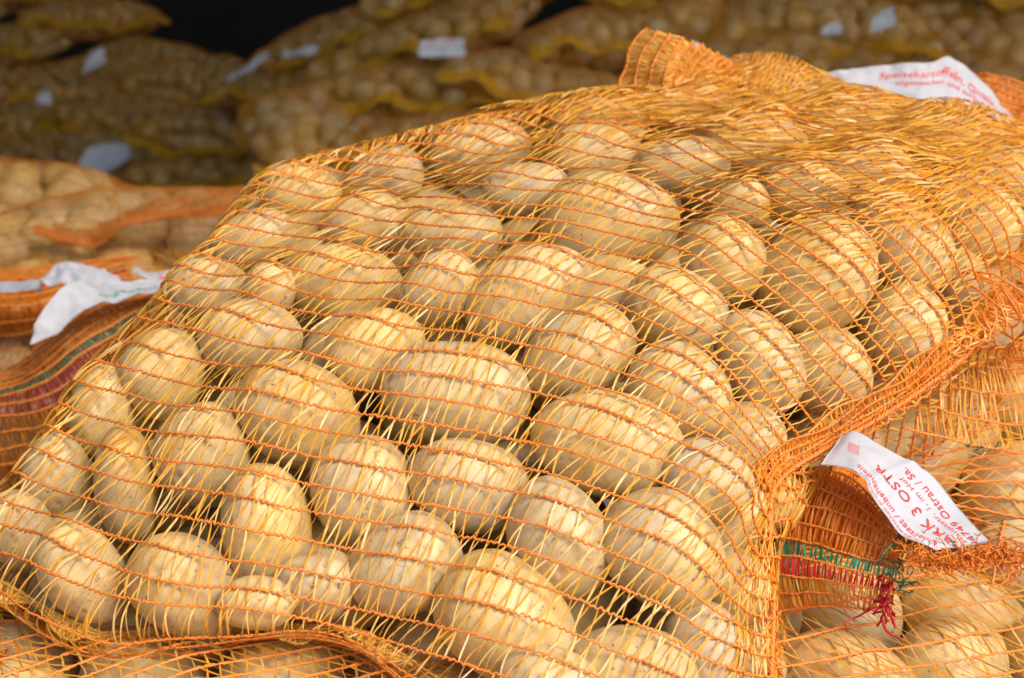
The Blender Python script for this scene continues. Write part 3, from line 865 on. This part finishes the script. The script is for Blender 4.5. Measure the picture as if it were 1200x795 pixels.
nk = dict(slants=(1.0, -.8), cord_r=.0009, tape_w=.00075, jit=.15)
sB = near_sack(at(230, 900, 1.12) + np.array([0, .10, -.012]), 38, -4, 0, 'net sack pinned under the front left of the big sack, cords running diagonally',
     'potato in the sack pinned under the front left of the big one', 61, nc=98, nst=84, L=.80, W=.62, H=.20, rmin=.036, rmax=.046, npot=150, net_kw=nk)
sC = near_sack(at(1060, 800, 1.19) + np.array([0, .0, -.055]), 24, 6, 0, 'net sack at the lower right corner below the red and green stripe',
     'potato in the sack at the lower right corner', 62, nc=96, nst=90, L=.84, W=.52, H=.22, rmin=.036, rmax=.046, net_kw=nk)
sD = near_sack(at(1290, 600, 1.48), 62, 0, 0, 'net sack at the right edge that carries the printed white tag',
     'potato in the sack at the right edge beside the printed tag', 63, nc=96, nst=76, L=.62, W=.50, H=.20, rmin=.036, rmax=.046, net_kw=nk)
sE = near_sack(at(1340, 440, 1.52), 14, 8, 0, 'shaded net sack wedged under the right seam of the big sack',
     'potato in the shaded sack wedged under the right seam', 64, nc=52, nst=42, L=.72, W=.48, H=.20, rmin=.036, rmax=.046, net_kw=nk)
sF = near_sack(at(40, 500, 2.0), -8, 10, 0, 'net sack behind at the left edge under folded orange net with stripes',
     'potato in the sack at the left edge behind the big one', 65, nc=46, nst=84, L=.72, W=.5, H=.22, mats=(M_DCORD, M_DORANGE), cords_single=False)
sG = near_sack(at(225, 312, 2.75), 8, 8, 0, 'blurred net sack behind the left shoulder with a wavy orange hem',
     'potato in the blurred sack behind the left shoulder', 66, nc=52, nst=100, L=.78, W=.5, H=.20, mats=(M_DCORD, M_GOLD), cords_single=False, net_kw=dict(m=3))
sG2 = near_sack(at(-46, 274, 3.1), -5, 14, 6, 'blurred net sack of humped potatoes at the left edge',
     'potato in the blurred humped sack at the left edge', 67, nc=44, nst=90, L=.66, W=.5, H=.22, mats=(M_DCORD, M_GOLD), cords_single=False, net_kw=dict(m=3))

# --- the right hand folded net with stripes, its printed tag and frayed edge belong to the sack at the right edge
oD = sD[0]; OD = np.zeros(3)
def wparent(o):                                            # world-space part under a transformed empty
    e = bpy.data.objects.new('tmp', None); return e
class Frame:
    pass
def in_frame(sack):
    """returns a function that brings world points into the sack's own frame"""
    M3, Mt = sack[1], sack[2]
    return lambda P: (np.asarray(P) - Mt) @ M3
toD = in_frame(sD)
def strip_in(sack, rows, nc, ns, world=None, **kw):
    if world is None: world = np.array([at(*resample(r, 24).T) for r in rows])
    return strip_net(sack[0], None, nc, ns, np.zeros(3), world=in_frame(sack)(world), **kw)

fold = [[(893, 722, 1.16), (950, 712, 1.15), (1000, 712, 1.14), (1045, 712, 1.14)],
        [(893, 668, 1.155), (950, 672, 1.14), (1000, 682, 1.13), (1048, 690, 1.13)],
        [(893, 632, 1.155), (950, 640, 1.14), (1000, 655, 1.13), (1050, 668, 1.13)],
        [(893, 600, 1.16), (950, 608, 1.14), (1000, 622, 1.13), (1052, 642, 1.13)],
        [(893, 575, 1.17), (950, 572, 1.15), (1000, 590, 1.14), (1050, 630, 1.135)],
        [(893, 545, 1.18), (950, 548, 1.17), (1000, 560, 1.16), (1045, 610, 1.15)]]
strip_in(sD, fold, 10, 26, wr=.002, wf=60, seed=71, bands={2: M_RED, 3: M_GREEN, 1: M_GOLD}, mats=(M_CORD, M_ORANGE), cord_name='fold_cord', slants=(.25, -.2), tape_w=.00075)
fold2 = [[(x + 4, y, d + .018) for x, y, d in r] for r in fold[2:]]
strip_in(sD, fold2, 9, 50, wr=.003, wf=90, seed=72, mats=(M_CORD, M_ORANGE), cords_single=False, slants=(.6, -.4), tape_w=.001)
fold3 = [[(x - 3, y + 3, d + .034) for x, y, d in r] for r in fold[3:]]
strip_in(sD, fold3, 9, 60, wr=.003, wf=90, seed=73, mats=(M_CORD, M_ORANGE), cords_single=False, slants=(.9, -.8), tape_w=.001)
# printed tag
tl = [(962, 544), (985, 546), (1003, 552), (1018, 575), (1040, 605), (1057, 626), (1080, 636), (1098, 645)]
tr = [(985, 508), (1002, 503), (1030, 521), (1062, 540), (1094, 560), (1125, 598), (1142, 616), (1160, 634)]
Gtag, Ntag = ruled(tl, tr, [1.12, 1.115, 1.11, 1.105, 1.105, 1.10, 1.10, 1.10], [1.15, 1.145, 1.14, 1.14, 1.14, 1.13, 1.12, 1.11], n=60, m=24, wr=.0011, seed=5)
Gtag = Gtag + Ntag * (.0022 * np.exp(-((np.linspace(0, 1, 60)[None, :] - .33 - .1 * np.linspace(0, 1, 24)[:, None]) / .035) ** 2) - .003 * np.exp(-((np.linspace(0, 1, 24)[:, None] - .45) / .12) ** 2) * np.linspace(0, 1, 60)[None, :])[..., None]
GtagL = toD(Gtag); NtagL = Ntag @ sD[1]
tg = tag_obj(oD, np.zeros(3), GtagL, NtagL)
# reading direction runs from the low end (u=1) up to the sewn end (u=0); letters point to the left edge
def tl_text(t, a, b, v, s, mat=None, lift=.0006): return text_on(tg, np.zeros(3), GtagL, NtagL, t, a, v, b, s, mat, lift=lift)
tl_text('04749 Ostrau / Sa.', 1.02, .42, .80, -.155)
tl_text('Hauptstr. 1, im Hof', .98, .45, .64, -.085)
tl_text('PARK 3 OSTR', 1.02, .30, .52, -.20)
tl_text('Qualitaet / unbehandelt', .95, .22, .17, -.125)
tl_text('ungewaschen produziert', .86, .26, .055, -.05)
for k in range(5): tl_text('IIIIII', .16 + .006 * k, .09 + .006 * k, .66 - .05 * k, -.05)
# frayed orange edge by the tag
def fray(parent, M3, Mt, path, n, r, seed, mat, spread=(14, 9), name='frayed_edge', curl=.004, ln=22):
    g = np.random.default_rng(seed); rr = resample(path, 200); parts = []
    for i in range(n):
        q = rr[int(g.integers(200))]; c = at(q[0] + g.normal() * spread[0] * .5, q[1] + g.normal() * spread[1] * .6, q[2] + g.normal() * .004)
        v = g.normal(size=3); P = [c]; 
        for k in range(ln):
            v = v * .72 + g.normal(size=3) * .75; P.append(P[-1] + v / (np.linalg.norm(v) + 1e-6) * curl * .35)
        P = (np.array(P) - Mt) @ M3
        for _ in range(2): P[1:-1] = (P[:-2] + P[2:] + 2 * P[1:-1]) / 4
        parts.append(tubes(P[None], np.tile(g.normal(size=3), (1, len(P), 1)), np.full((1, len(P)), r * g.uniform(.6, 1.2)), 4))
    V, Fq = merge(parts); return tag(obj(name, mesh_np(name, V, Fq, mat), parent), kind='stuff')
fray(oD, sD[1], sD[2], [(1060, 648, 1.10), (1085, 656, 1.10), (1120, 655, 1.10), (1160, 650, 1.11), (1190, 655, 1.12), (1215, 660, 1.13)], 270, .00040, 5, M_ORANGE, curl=.0032, ln=14)
fray(oD, sD[1], sD[2], [(1085, 652, 1.10), (1120, 662, 1.10), (1160, 655, 1.11), (1205, 668, 1.13)], 60, .0006, 6, M_CORD, curl=.004)
fray(oD, sD[1], sD[2], [(1038, 700, 1.125), (1036, 712, 1.125)], 16, .0008, 7, M_RED, spread=(7, 5), name='red_thread_end', curl=.005)
fray(oD, sD[1], sD[2], [(1052, 640, 1.12), (1060, 675, 1.12), (1050, 690, 1.12)], 14, .0006, 8, M_GREEN, spread=(6, 7), name='green_thread_end', curl=.006, ln=14)
# hem of the shaded sack above it
hemE = [[(1060, 500, 1.21), (1100, 512, 1.22), (1150, 528, 1.23), (1215, 535, 1.24)],
        [(1075, 470, 1.23), (1115, 480, 1.24), (1160, 492, 1.25), (1215, 495, 1.26)],
        [(1100, 440, 1.25), (1140, 448, 1.26), (1180, 452, 1.27), (1215, 450, 1.28)],
        [(1140, 405, 1.28), (1165, 408, 1.29), (1190, 405, 1.30), (1215, 400, 1.31)]]
strip_in(sE, hemE, 5, 18, wr=.003, wf=40, seed=75, cord_name='hem_cord', tape_w=.0006, slants=(.2, -.4), cord_r=.0009)
fray(sE[0], sE[1], sE[2], [(1120, 520, 1.22), (1150, 528, 1.225), (1200, 533, 1.235)], 8, .0006, 9, M_GREEN, spread=(30, 3), name='green_thread_end', curl=.002, ln=10)

# small ruffle end of the pinned sack at the lower left
fray(sB[0], sB[1], sB[2], [(-6, 755, 1.06), (8, 772, 1.06), (20, 785, 1.06), (40, 792, 1.06)], 34, .0005, 10, M_DORANGE, spread=(14, 8))

# --- left hand folded net and tags on the sack behind
F1 = [[(-30, 548, 1.66), (30, 538, 1.66), (75, 512, 1.66), (115, 480, 1.67), (160, 450, 1.68), (215, 415, 1.70)],
      [(-30, 520, 1.65), (40, 513, 1.65), (78, 496, 1.65), (110, 465, 1.66), (150, 432, 1.67), (205, 395, 1.69)],
      [(-30, 502, 1.645), (40, 496, 1.645), (90, 472, 1.65), (120, 448, 1.66), (150, 420, 1.67), (200, 385, 1.69)],
      [(-30, 488, 1.64), (40, 483, 1.64), (90, 460, 1.65), (122, 433, 1.66), (150, 408, 1.67), (195, 378, 1.69)],
      [(-30, 474, 1.645), (32, 467, 1.645), (75, 445, 1.65), (102, 422, 1.66), (142, 396, 1.68), (190, 368, 1.70)],
      [(-30, 458, 1.66), (20, 450, 1.66), (55, 432, 1.66), (85, 405, 1.67), (130, 380, 1.69), (185, 356, 1.72)],
      [(-20, 446, 1.68), (30, 432, 1.68), (62, 402, 1.69), (95, 378, 1.70), (140, 360, 1.72), (190, 344, 1.75)],
      [(20, 430, 1.72), (45, 402, 1.72), (68, 380, 1.73), (105, 358, 1.74), (150, 343, 1.76), (215, 328, 1.79)]]
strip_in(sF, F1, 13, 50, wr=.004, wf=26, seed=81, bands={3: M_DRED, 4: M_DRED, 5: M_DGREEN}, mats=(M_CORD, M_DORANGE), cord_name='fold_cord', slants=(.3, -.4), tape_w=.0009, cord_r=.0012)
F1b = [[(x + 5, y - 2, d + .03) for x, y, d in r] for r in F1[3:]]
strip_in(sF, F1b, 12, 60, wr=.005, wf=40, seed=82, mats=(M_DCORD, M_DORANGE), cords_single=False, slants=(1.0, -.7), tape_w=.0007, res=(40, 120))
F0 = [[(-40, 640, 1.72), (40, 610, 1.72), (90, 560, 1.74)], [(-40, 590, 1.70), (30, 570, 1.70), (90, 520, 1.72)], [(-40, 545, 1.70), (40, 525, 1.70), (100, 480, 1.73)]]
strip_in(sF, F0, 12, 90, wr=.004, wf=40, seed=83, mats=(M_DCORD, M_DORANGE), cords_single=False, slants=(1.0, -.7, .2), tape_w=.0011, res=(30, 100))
F2r = [[(-40, 392, 1.92), (30, 388, 1.92), (75, 372, 1.93), (110, 350, 1.94)],
       [(-40, 372, 1.90), (30, 368, 1.90), (80, 355, 1.92), (130, 338, 1.94)],
       [(-40, 360, 1.90), (30, 356, 1.90), (80, 345, 1.92), (140, 328, 1.95)],
       [(-40, 350, 1.92), (30, 346, 1.92), (80, 336, 1.94), (150, 320, 1.97)],
       [(-40, 334, 1.96), (30, 332, 1.96), (80, 325, 1.98), (150, 308, 2.0)],
       [(-40, 322, 2.05), (30, 318, 2.05), (90, 308, 2.05), (160, 298, 2.08)]]
strip_in(sF, F2r, 11, 40, wr=.004, wf=30, seed=84, bands={4: M_RED, 5: M_GREEN}, mats=(M_CORD, M_DORANGE), cords_single=False, slants=(.5, -.4, 1.2), tape_w=.0011, cord_r=.0013)
F2b = [[(x + 5, y + 2, d + .04) for x, y, d in r] for r in F2r]
strip_in(sF, F2b, 10, 50, wr=.005, wf=40, seed=85, mats=(M_DCORD, M_DORANGE), cords_single=False, slants=(1.0, -.9), tape_w=.0011, res=(40, 100))

def simple_tag(sack, left, right, d0, d1, seed, wr=.003, name='paper_tag', label=None, ink=None, n=40, m=16, mat=None):
    k = len(left); G, Nn = ruled(left, right, np.linspace(d0, d1, k), np.linspace(d0 + .02, d1 + .02, k), n=n, m=m, wr=wr, seed=seed)
    f = in_frame(sack); GL, NL = f(G), Nn @ sack[1]
    o = tag_obj(sack[0], np.zeros(3), GL, NL, mat=mat, name=name, label=label)
    return o, GL, NL
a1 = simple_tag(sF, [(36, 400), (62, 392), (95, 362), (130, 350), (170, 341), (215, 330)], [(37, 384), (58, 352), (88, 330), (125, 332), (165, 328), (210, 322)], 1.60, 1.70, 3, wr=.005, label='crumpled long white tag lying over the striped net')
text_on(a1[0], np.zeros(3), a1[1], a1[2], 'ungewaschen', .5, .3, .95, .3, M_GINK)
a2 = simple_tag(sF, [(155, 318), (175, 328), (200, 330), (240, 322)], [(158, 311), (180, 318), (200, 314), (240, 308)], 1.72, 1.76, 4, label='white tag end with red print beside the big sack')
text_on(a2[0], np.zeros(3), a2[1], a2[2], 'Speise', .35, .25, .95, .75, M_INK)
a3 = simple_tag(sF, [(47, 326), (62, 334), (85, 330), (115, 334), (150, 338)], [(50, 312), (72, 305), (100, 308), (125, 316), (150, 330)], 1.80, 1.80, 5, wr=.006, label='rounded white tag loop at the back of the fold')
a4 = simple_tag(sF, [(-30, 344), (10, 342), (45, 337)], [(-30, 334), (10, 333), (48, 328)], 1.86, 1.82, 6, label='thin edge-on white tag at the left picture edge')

# --- folded tag behind the ridge (sewn to the big sack's far end)
Gk, Nk = ruled([(938, 100), (985, 118), (1040, 125), (1090, 130), (1140, 145), (1190, 150)], [(944, 92), (985, 82), (1040, 75), (1092, 72), (1122, 69), (1186, 128)],
               [1.66] * 6, [1.67, 1.67, 1.67, 1.67, 1.68, 1.70], n=60, m=24, wr=.0025, seed=15)
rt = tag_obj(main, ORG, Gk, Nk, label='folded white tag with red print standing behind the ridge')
text_on(rt, ORG, Gk, Nk, 'Speisekartoffeln, Qualit.', .34, .66, .92, .22)
text_on(rt, ORG, Gk, Nk, 'ungewaschen und sortiert', .42, .50, .86, .15)
text_on(rt, ORG, Gk, Nk, 'Ostrau / A', .70, .26, .93, .20)
for pts in ([(812, 50), (818, 49), (828, 60), (830, 68)], [(846, 68), (852, 67), (860, 71), (864, 78)]):
    rr_ = [(x - 3, y + 14) for x, y in pts]; G_, N_ = ruled(rr_, pts, [1.60] * 4, [1.60] * 4, n=16, m=8, wr=.001, seed=2)
    tag_obj(main, ORG, G_, N_, label='small white tag scrap peeping over the ridge')
strip_net(main, [[(1140, 150, 1.69), (1180, 150, 1.68), (1230, 165, 1.68)], [(1138, 110, 1.70), (1170, 112, 1.69), (1230, 135, 1.69)], [(1132, 88, 1.71), (1160, 86, 1.70), (1195, 98, 1.70), (1235, 118, 1.70)]],
          9, 44, ORG, wr=.006, wf=60, seed=47, mats=(M_CORD, M_ORANGE), cords_single=False, slants=(1.2, -1.2), cord_r=.0013)

# --- wavy hem on the blurred sack behind the left shoulder
hg = resample([(40, 268, 2.52), (90, 282, 2.50), (115, 284, 2.50), (150, 262, 2.50), (200, 250, 2.50), (260, 245, 2.50), (330, 232, 2.52)], 40)
rows = [at(hg[:, 0], hg[:, 1] + 4 - 8 * f, hg[:, 2] + .02 * f) for f in (0, .5, 1)]
strip_in(sG, None, 5, 120, world=np.array(rows), wr=.003, wf=40, seed=91, mats=(M_DCORD, M_DORANGE), cords_single=False, cord_r=.002, slants=(.8, -.8), tape_w=.0016, res=(14, 120))
hg2 = [[(60, 285, 2.55), (110, 285, 2.50), (150, 265, 2.50), (230, 250, 2.50), (330, 238, 2.52)], [(60, 268, 2.62), (110, 268, 2.62), (170, 246, 2.62), (240, 232, 2.64), (330, 212, 2.66)], [(60, 262, 2.7), (110, 260, 2.7), (170, 240, 2.7), (240, 226, 2.7), (330, 208, 2.7)]]
strip_in(sG, hg2, 11, 44, wr=.006, wf=25, seed=92, mats=(M_DCORD, M_DORANGE), cords_single=False, slants=(1.0, -.8), tape_w=.0008, res=(40, 100))

# ------------------------------------------------------------------ far piles
M_FGOLD = plastic('mustard_tape', [(.85, .47, .02), (.88, .52, .03), (.80, .40, .015)], .35, .3)
FAR = []
for v in range(4):
    G, Gd, pots = sack_geo(seed=400 + v, L=.76, W=.5, H=.19, rmin=.033, rmax=.042, ns=80, ntg=80, npot=180, iters=60, sag=.032)
    (Pc, Nv, rad), (Q, Wd, k) = net_arrays(Gd, 30, 60, periodic=True, seed=v, m=3, sides=3, cord_r=.0014, tape_w=.0013, slants=(1.2, -.9))
    V, Fq = tubes(Pc, Nv, rad, 3); mc = mesh_np('cords', V, Fq, M_CORD)
    V, Fq = ribbons(Q, Wd); mt = mesh_np('netting', V, Fq, M_FGOLD)
    # gathered hem along the front, sewn shut
    x = np.linspace(-.38, .38, 60); g = np.random.default_rng(v)
    zz = .02 * np.sin(x * 9 + v * 2) + .012 * np.sin(x * 23 + v); rows = []
    for f in (0, .5, 1): rows.append(np.stack([x, -.25 - .045 * f + .006 * np.sin(x * 60), zz - .02 * f + .008 * np.sin(x * 45 + f)], 1))
    A, _ = interp_rows(np.array(rows), 14); B, _ = interp_rows(np.swapaxes(A, 0, 1), 120); HG = np.swapaxes(B, 0, 1)
    (Pc, Nv, rad), (Q, Wd, k) = net_arrays(HG, 5, 110, seed=v, m=3, cord_r=.0022, tape_w=.0022, slants=(.8, -.8))
    Va, Fa = tubes(Pc, Nv, rad, 4); Vb, Fb = ribbons(Q, Wd)
    mh = mesh_np('hem', np.vstack([Va, Vb]), np.vstack([Fa, Fb + len(Va)]), M_FGOLD)
    FAR.append((mc, mt, mh, pots))

fars = []
def far_sack(px, py, d, v, label, plabel, rz=0, rx=0, ry=0, sc=1.0):
    o = empty('potato_sack', (0, 0, 0)); M = xform(at(px, py, d), rz, rx, ry) @ Matrix.Diagonal((1, 1, sc, 1)); o.matrix_world = M
    tag(o, label, 'sack', 'net sacks of potatoes')
    mc, mt, mh, pots = FAR[v % 4]
    tag(obj('cords', mc, o), kind='stuff'); tag(obj('netting', mt, o), kind='stuff'); obj('hem', mh, o)
    M3 = np.array(M.to_3x3()); Mt = np.array(M.translation)
    for i, (c, Rm, rad) in enumerate(pots): POOL.append((M3 @ c + Mt, M3 @ Rm, rad, plabel, plabel.replace('potato in', 'potatoes in'), i))
    fars.append((o, M3, Mt)); return (o, M3, Mt)

LP = 'potato in the far blurred stack at the upper left'
CP = 'potato in the shaded middle sacks below the dark gap'
RP = 'potato in the blurred stack across the upper right'
LEFT = [(70, -30, 9.3, 'top sack of the far left stack cut by the upper picture edge'), (-60, 5, 9.2, 'far left sack in the upper left picture corner'),
 (105, 18, 9.1, 'far left sack whose rounded end borders the dark gap at the top'), (15, 55, 9.0, 'far left sack second layer down at the picture edge'),
 (160, 76, 9.0, 'far left sack sloping down into the dark gap'), (-30, 95, 8.9, 'far left sack behind the small square bluish tag'),
 (110, 100, 8.8, 'far left sack under the higher small bluish tag'), (235, 104, 8.7, 'far left sack at the foot of the dark gap'),
 (30, 140, 8.6, 'far left sack level with the lower small tag'), (165, 142, 8.4, 'far left sack with dim potatoes right above the bright oval tag'),
 (30, 182, 8.2, 'far left sack left of the bright oval tag'), (165, 190, 8.0, 'far left sack the bright oval tag hangs on'), (60, 225, 7.9, 'lowest far left sack just above the humped one')]
for i, (x, y, d, l) in enumerate(LEFT): far_sack(x, y, d, i, l, LP, rz=rnd.uniform(-30, 30), rx=rnd.uniform(0, 20), ry=rnd.uniform(-8, 8) + (7 if x > 150 else 0), sc=rnd.uniform(1.0, 1.15))
MID = [(398, 46, 7.0, 'middle far sack topped by the diagonal bluish tag strip', 4, -18), (360, 95, 6.9, 'middle far sack below the diagonal tag strip', 0, -6),
 (275, 160, 7.1, 'middle far sack with bigger lit potatoes and an arched hem', -8, 4), (395, 150, 6.6, 'middle far sack in deep shade behind the ridge', 6, 2), (260, 205, 7.0, 'middle far sack just over the wavy orange hem', 0, 0),
 (400, 200, 6.4, 'lowest middle far sack behind the left shoulder', 0, 0)]
for i, (x, y, d, l, rz, ry) in enumerate(MID): far_sack(x, y, d, i + 1, l, CP, rz=rz, ry=ry, rx=4)
RIGHT = [(1075, -6, 6.4, 'dim sack high at the back of the upper right stack, behind the small tags', 0), (1215, 2, 6.4, 'dim sack high at the back near the upper right corner', 4), (900, -2, 6.4, 'dim sack high at the back above the standing flap', -3),
 (560, -10, 5.7, 'upper right stack sack left of the others at the top edge', -10), (790, -22, 5.6, 'upper right stack sack at the top edge above the middle', 4),
 (1010, -28, 5.6, 'upper right stack sack at the top edge right of the middle', 0), (1230, -20, 5.6, 'upper right stack sack in the upper right picture corner', -4),
 (500, 48, 5.5, 'upper right stack sack behind the bright white tag', -14), (730, 40, 5.4, 'upper right stack sack right of the bright white tag', -2),
 (955, 34, 5.4, 'upper right stack sack behind the small white and purple tags', 6), (1185, 44, 5.4, 'upper right stack sack over the folded tag', -4),
 (470, 110, 5.3, 'upper right stack sack under the bright white tag', -6), (660, 100, 5.2, 'upper right stack sack with a long yellow hem', 8),
 (880, 96, 5.2, 'upper right stack sack behind the standing corner flap', -4), (1110, 104, 5.2, 'upper right stack sack right behind the folded tag', 3),
 (540, 165, 5.0, 'upper right stack sack just over the left end of the ridge', 0), (760, 158, 5.0, 'upper right stack sack lowest behind the ridge', 0), (430, 180, 5.1, 'upper right stack sack low behind the shoulder', 4)]
for i, (x, y, d, l, ry) in enumerate(RIGHT): far_sack(x, y, d, i + 2, l, RP, rz=rnd.uniform(-22, 22), ry=ry + rnd.uniform(-7, 7), rx=rnd.uniform(0, 22), sc=rnd.uniform(.92, 1.12))

def far_tag(px, py, w, h, d, seed, idx, label, skew=0):
    L_ = [(px - w / 2, py + h / 2 + skew), (px, py + h * .55), (px + w / 2, py + h / 2 - skew)]
    R2 = [(px - w / 2 + 2, py - h * .35 + skew), (px, py - h / 2), (px + w / 2 - 2, py - h / 2 - skew)]
    if 'oval' in label:
        L_ = [(px - w / 2, py + 5), (px - w * .38, py + h * .42), (px, py + h * .5), (px + w * .36, py + h * .2), (px + w / 2, py - 3)]
        R2 = [(px - w / 2 + 1, py + 2), (px - w * .36, py - h * .3), (px, py - h * .48), (px + w * .38, py - h * .46), (px + w / 2, py - 8)]
    return simple_tag(fars[idx], L_, R2, d, d, seed, wr=.008, label=label, n=14, m=8, mat=M_PAPER2)
nL, nM = len(LEFT), len(LEFT) + len(MID) + 3
ft = far_tag(518, 55, 56, 24, 5.05, 1, nM + 4, 'bright white tag with a red upper edge')
text_on(ft[0], np.zeros(3), ft[1], ft[2], 'IIIIII', .15, .72, .8, .35)
far_tag(1036, 14, 30, 24, 4.95, 2, nM + 6, 'small white triangular tag', 6)
far_tag(975, 27, 26, 14, 4.95, 3, nM + 6, 'small tag scrap with purple print', 3)
far_tag(122, 192, 60, 30, 7.4, 4, 11, 'bright oval bluish tag', 3)
far_tag(111, 83, 26, 15, 8.4, 5, 6, 'small bluish tag', 4)
far_tag(52, 116, 18, 14, 8.2, 6, 8, 'small bluish tag')
far_tag(140, 236, 26, 9, 7.2, 7, 12, 'thin tag scrap')
far_tag(602, 134, 20, 9, 4.7, 8, nM + 9, 'small tag scrap over the ridge')
far_tag(290, 78, 50, 8, 6.5, 9, nL + 1, 'diagonal bluish tag strip', 16)
far_tag(352, 60, 44, 8, 6.5, 10, nL, 'short bluish tag strip', 3)

# ------------------------------------------------------------------ potatoes of all those sacks
from mathutils.bvhtree import BVHTree
for c, Rm, rad in inner: POOL.append((c, Rm, rad, 'shaded potato deep inside the big front sack', 'potatoes deeper inside the big front sack', 0))
ALL = [(c, Rm, rad) for c, Rm, rad in pot_geo] + [q[:3] for q in POOL]
Vs = np.vstack([(SH2[i % 6] * 1.0 * rad) @ Rm.T + c for i, (c, Rm, rad) in enumerate(ALL)])
Fs = np.vstack([F2 + k * len(V2) for k in range(len(ALL))])
bvh = BVHTree.FromPolygons(Vs.tolist(), Fs.tolist())
nf2 = len(F2); org = Vector(CAM.tolist()); npg = len(pot_geo)
vis = np.zeros(len(POOL))
for i, (c, Rm, rad, _, _, _) in enumerate(POOL):
    px, py, d = proj(c); r = rad[1] * FOC / d
    if d < .2 or px < -r or px > 1200 + r or py < -r or py > 795 + r: continue
    n_ = 0
    for a in range(19):
        f = 0 if a == 0 else (.45 if a < 7 else .85); t = a * 1.047
        x_, y_ = px + r * f * math.cos(t), py + r * f * math.sin(t)
        if not (0 < x_ < 1200 and 0 < y_ < 795): continue
        dr = at(x_, y_, 1.0) - CAM
        h = bvh.ray_cast(org, Vector(dr.tolist()))
        if h[2] is not None and h[2] // nf2 == i + npg: n_ += 1
    vis[i] = n_ / 19 * r * r
LIM = 300 - len(MAIN_POT)
order = np.argsort(-vis); single = [int(i) for i in order[:LIM] if vis[i] > 0]
ORD = 'first second third fourth fifth sixth seventh eighth ninth tenth eleventh twelfth thirteenth fourteenth fifteenth sixteenth seventeenth eighteenth nineteenth twentieth'.split()
def ordw(k): return ORD[k] if k < 20 else 'twenty ' + ORD[k - 20] if k < 40 else 'far right'
bygroup = {}
for i in single: bygroup.setdefault(POOL[i][3], []).append(i)
lab = {}
for pl, ids in bygroup.items():
    P2 = np.array([proj(POOL[i][0])[:2] for i in ids]); k = len(ids)
    nr = 1 if k < 5 else (3 if k < 42 else 4)
    rk = np.argsort(np.argsort(P2[:, 1])) * nr // k
    names = {1: [''], 3: ['top', 'middle', 'bottom'], 4: ['top', 'upper', 'lower', 'bottom']}[nr]
    for r_ in range(nr):
        q = [ids[a] for a in range(k) if rk[a] == r_]; q.sort(key=lambda i: proj(POOL[i][0])[0])
        for a, i in enumerate(q):
            lab[i] = pl + (', ' + ordw(a) + ' from the left' + (' in its ' + names[r_] + ' row' if nr > 1 else ''))
SHORT = {'potato in the sack pinned under the front left of the big one': 'potato in the pinned lower left sack',
         'potato in the sack at the lower right corner': 'potato in the lower right corner sack',
         'potato in the sack at the right edge beside the printed tag': 'potato behind the printed tag',
         'potato in the shaded sack wedged under the right seam': 'potato under the right seam',
         'potato in the sack at the left edge behind the big one': 'potato in the striped left sack',
         'potato in the blurred sack behind the left shoulder': 'blurred potato behind the left shoulder',
         'potato in the blurred humped sack at the left edge': 'blurred potato in the humped sack',
         'potato in the far blurred stack at the upper left': 'far upper left potato',
         'potato in the shaded middle sacks below the dark gap': 'far potato below the dark gap',
         'potato in the blurred stack across the upper right': 'far upper right potato',
         'shaded potato deep inside the big front sack': 'shaded potato deep inside the big sack'}
sset = set(single)
near_parts, far_parts = [], []
for i, (c, Rm, rad, pl, pg, si) in enumerate(POOL):
    if i in sset:
        l = lab[i]
        for a_, b_ in SHORT.items(): l = l.replace(a_, b_)
        o = potato_obj(c, Rm, rad, False, si); tag(o, l, 'potato', pg)
    else:
        V = (SH2[si % 6] * rad) @ Rm.T + c
        (far_parts if proj(c)[2] > 4 else near_parts).append((V, F2))
for parts_, l in ((near_parts, 'potatoes packed out of sight in the sacks close by'), (far_parts, 'blurred heaped potatoes inside the far stacked sacks')):
    if parts_:
        V, Fq = merge(parts_)
        tag(obj('heaped_potatoes', mesh_np('heaped_potatoes', V, Fq, M_POT, attr={'eye': np.zeros(len(V))})), l, 'potatoes', kind='stuff')
print('potatoes', len(POOL), len(single), 'tris', sum(len(o.data.polygons) * 2 for o in scene.objects if o.type == 'MESH'))
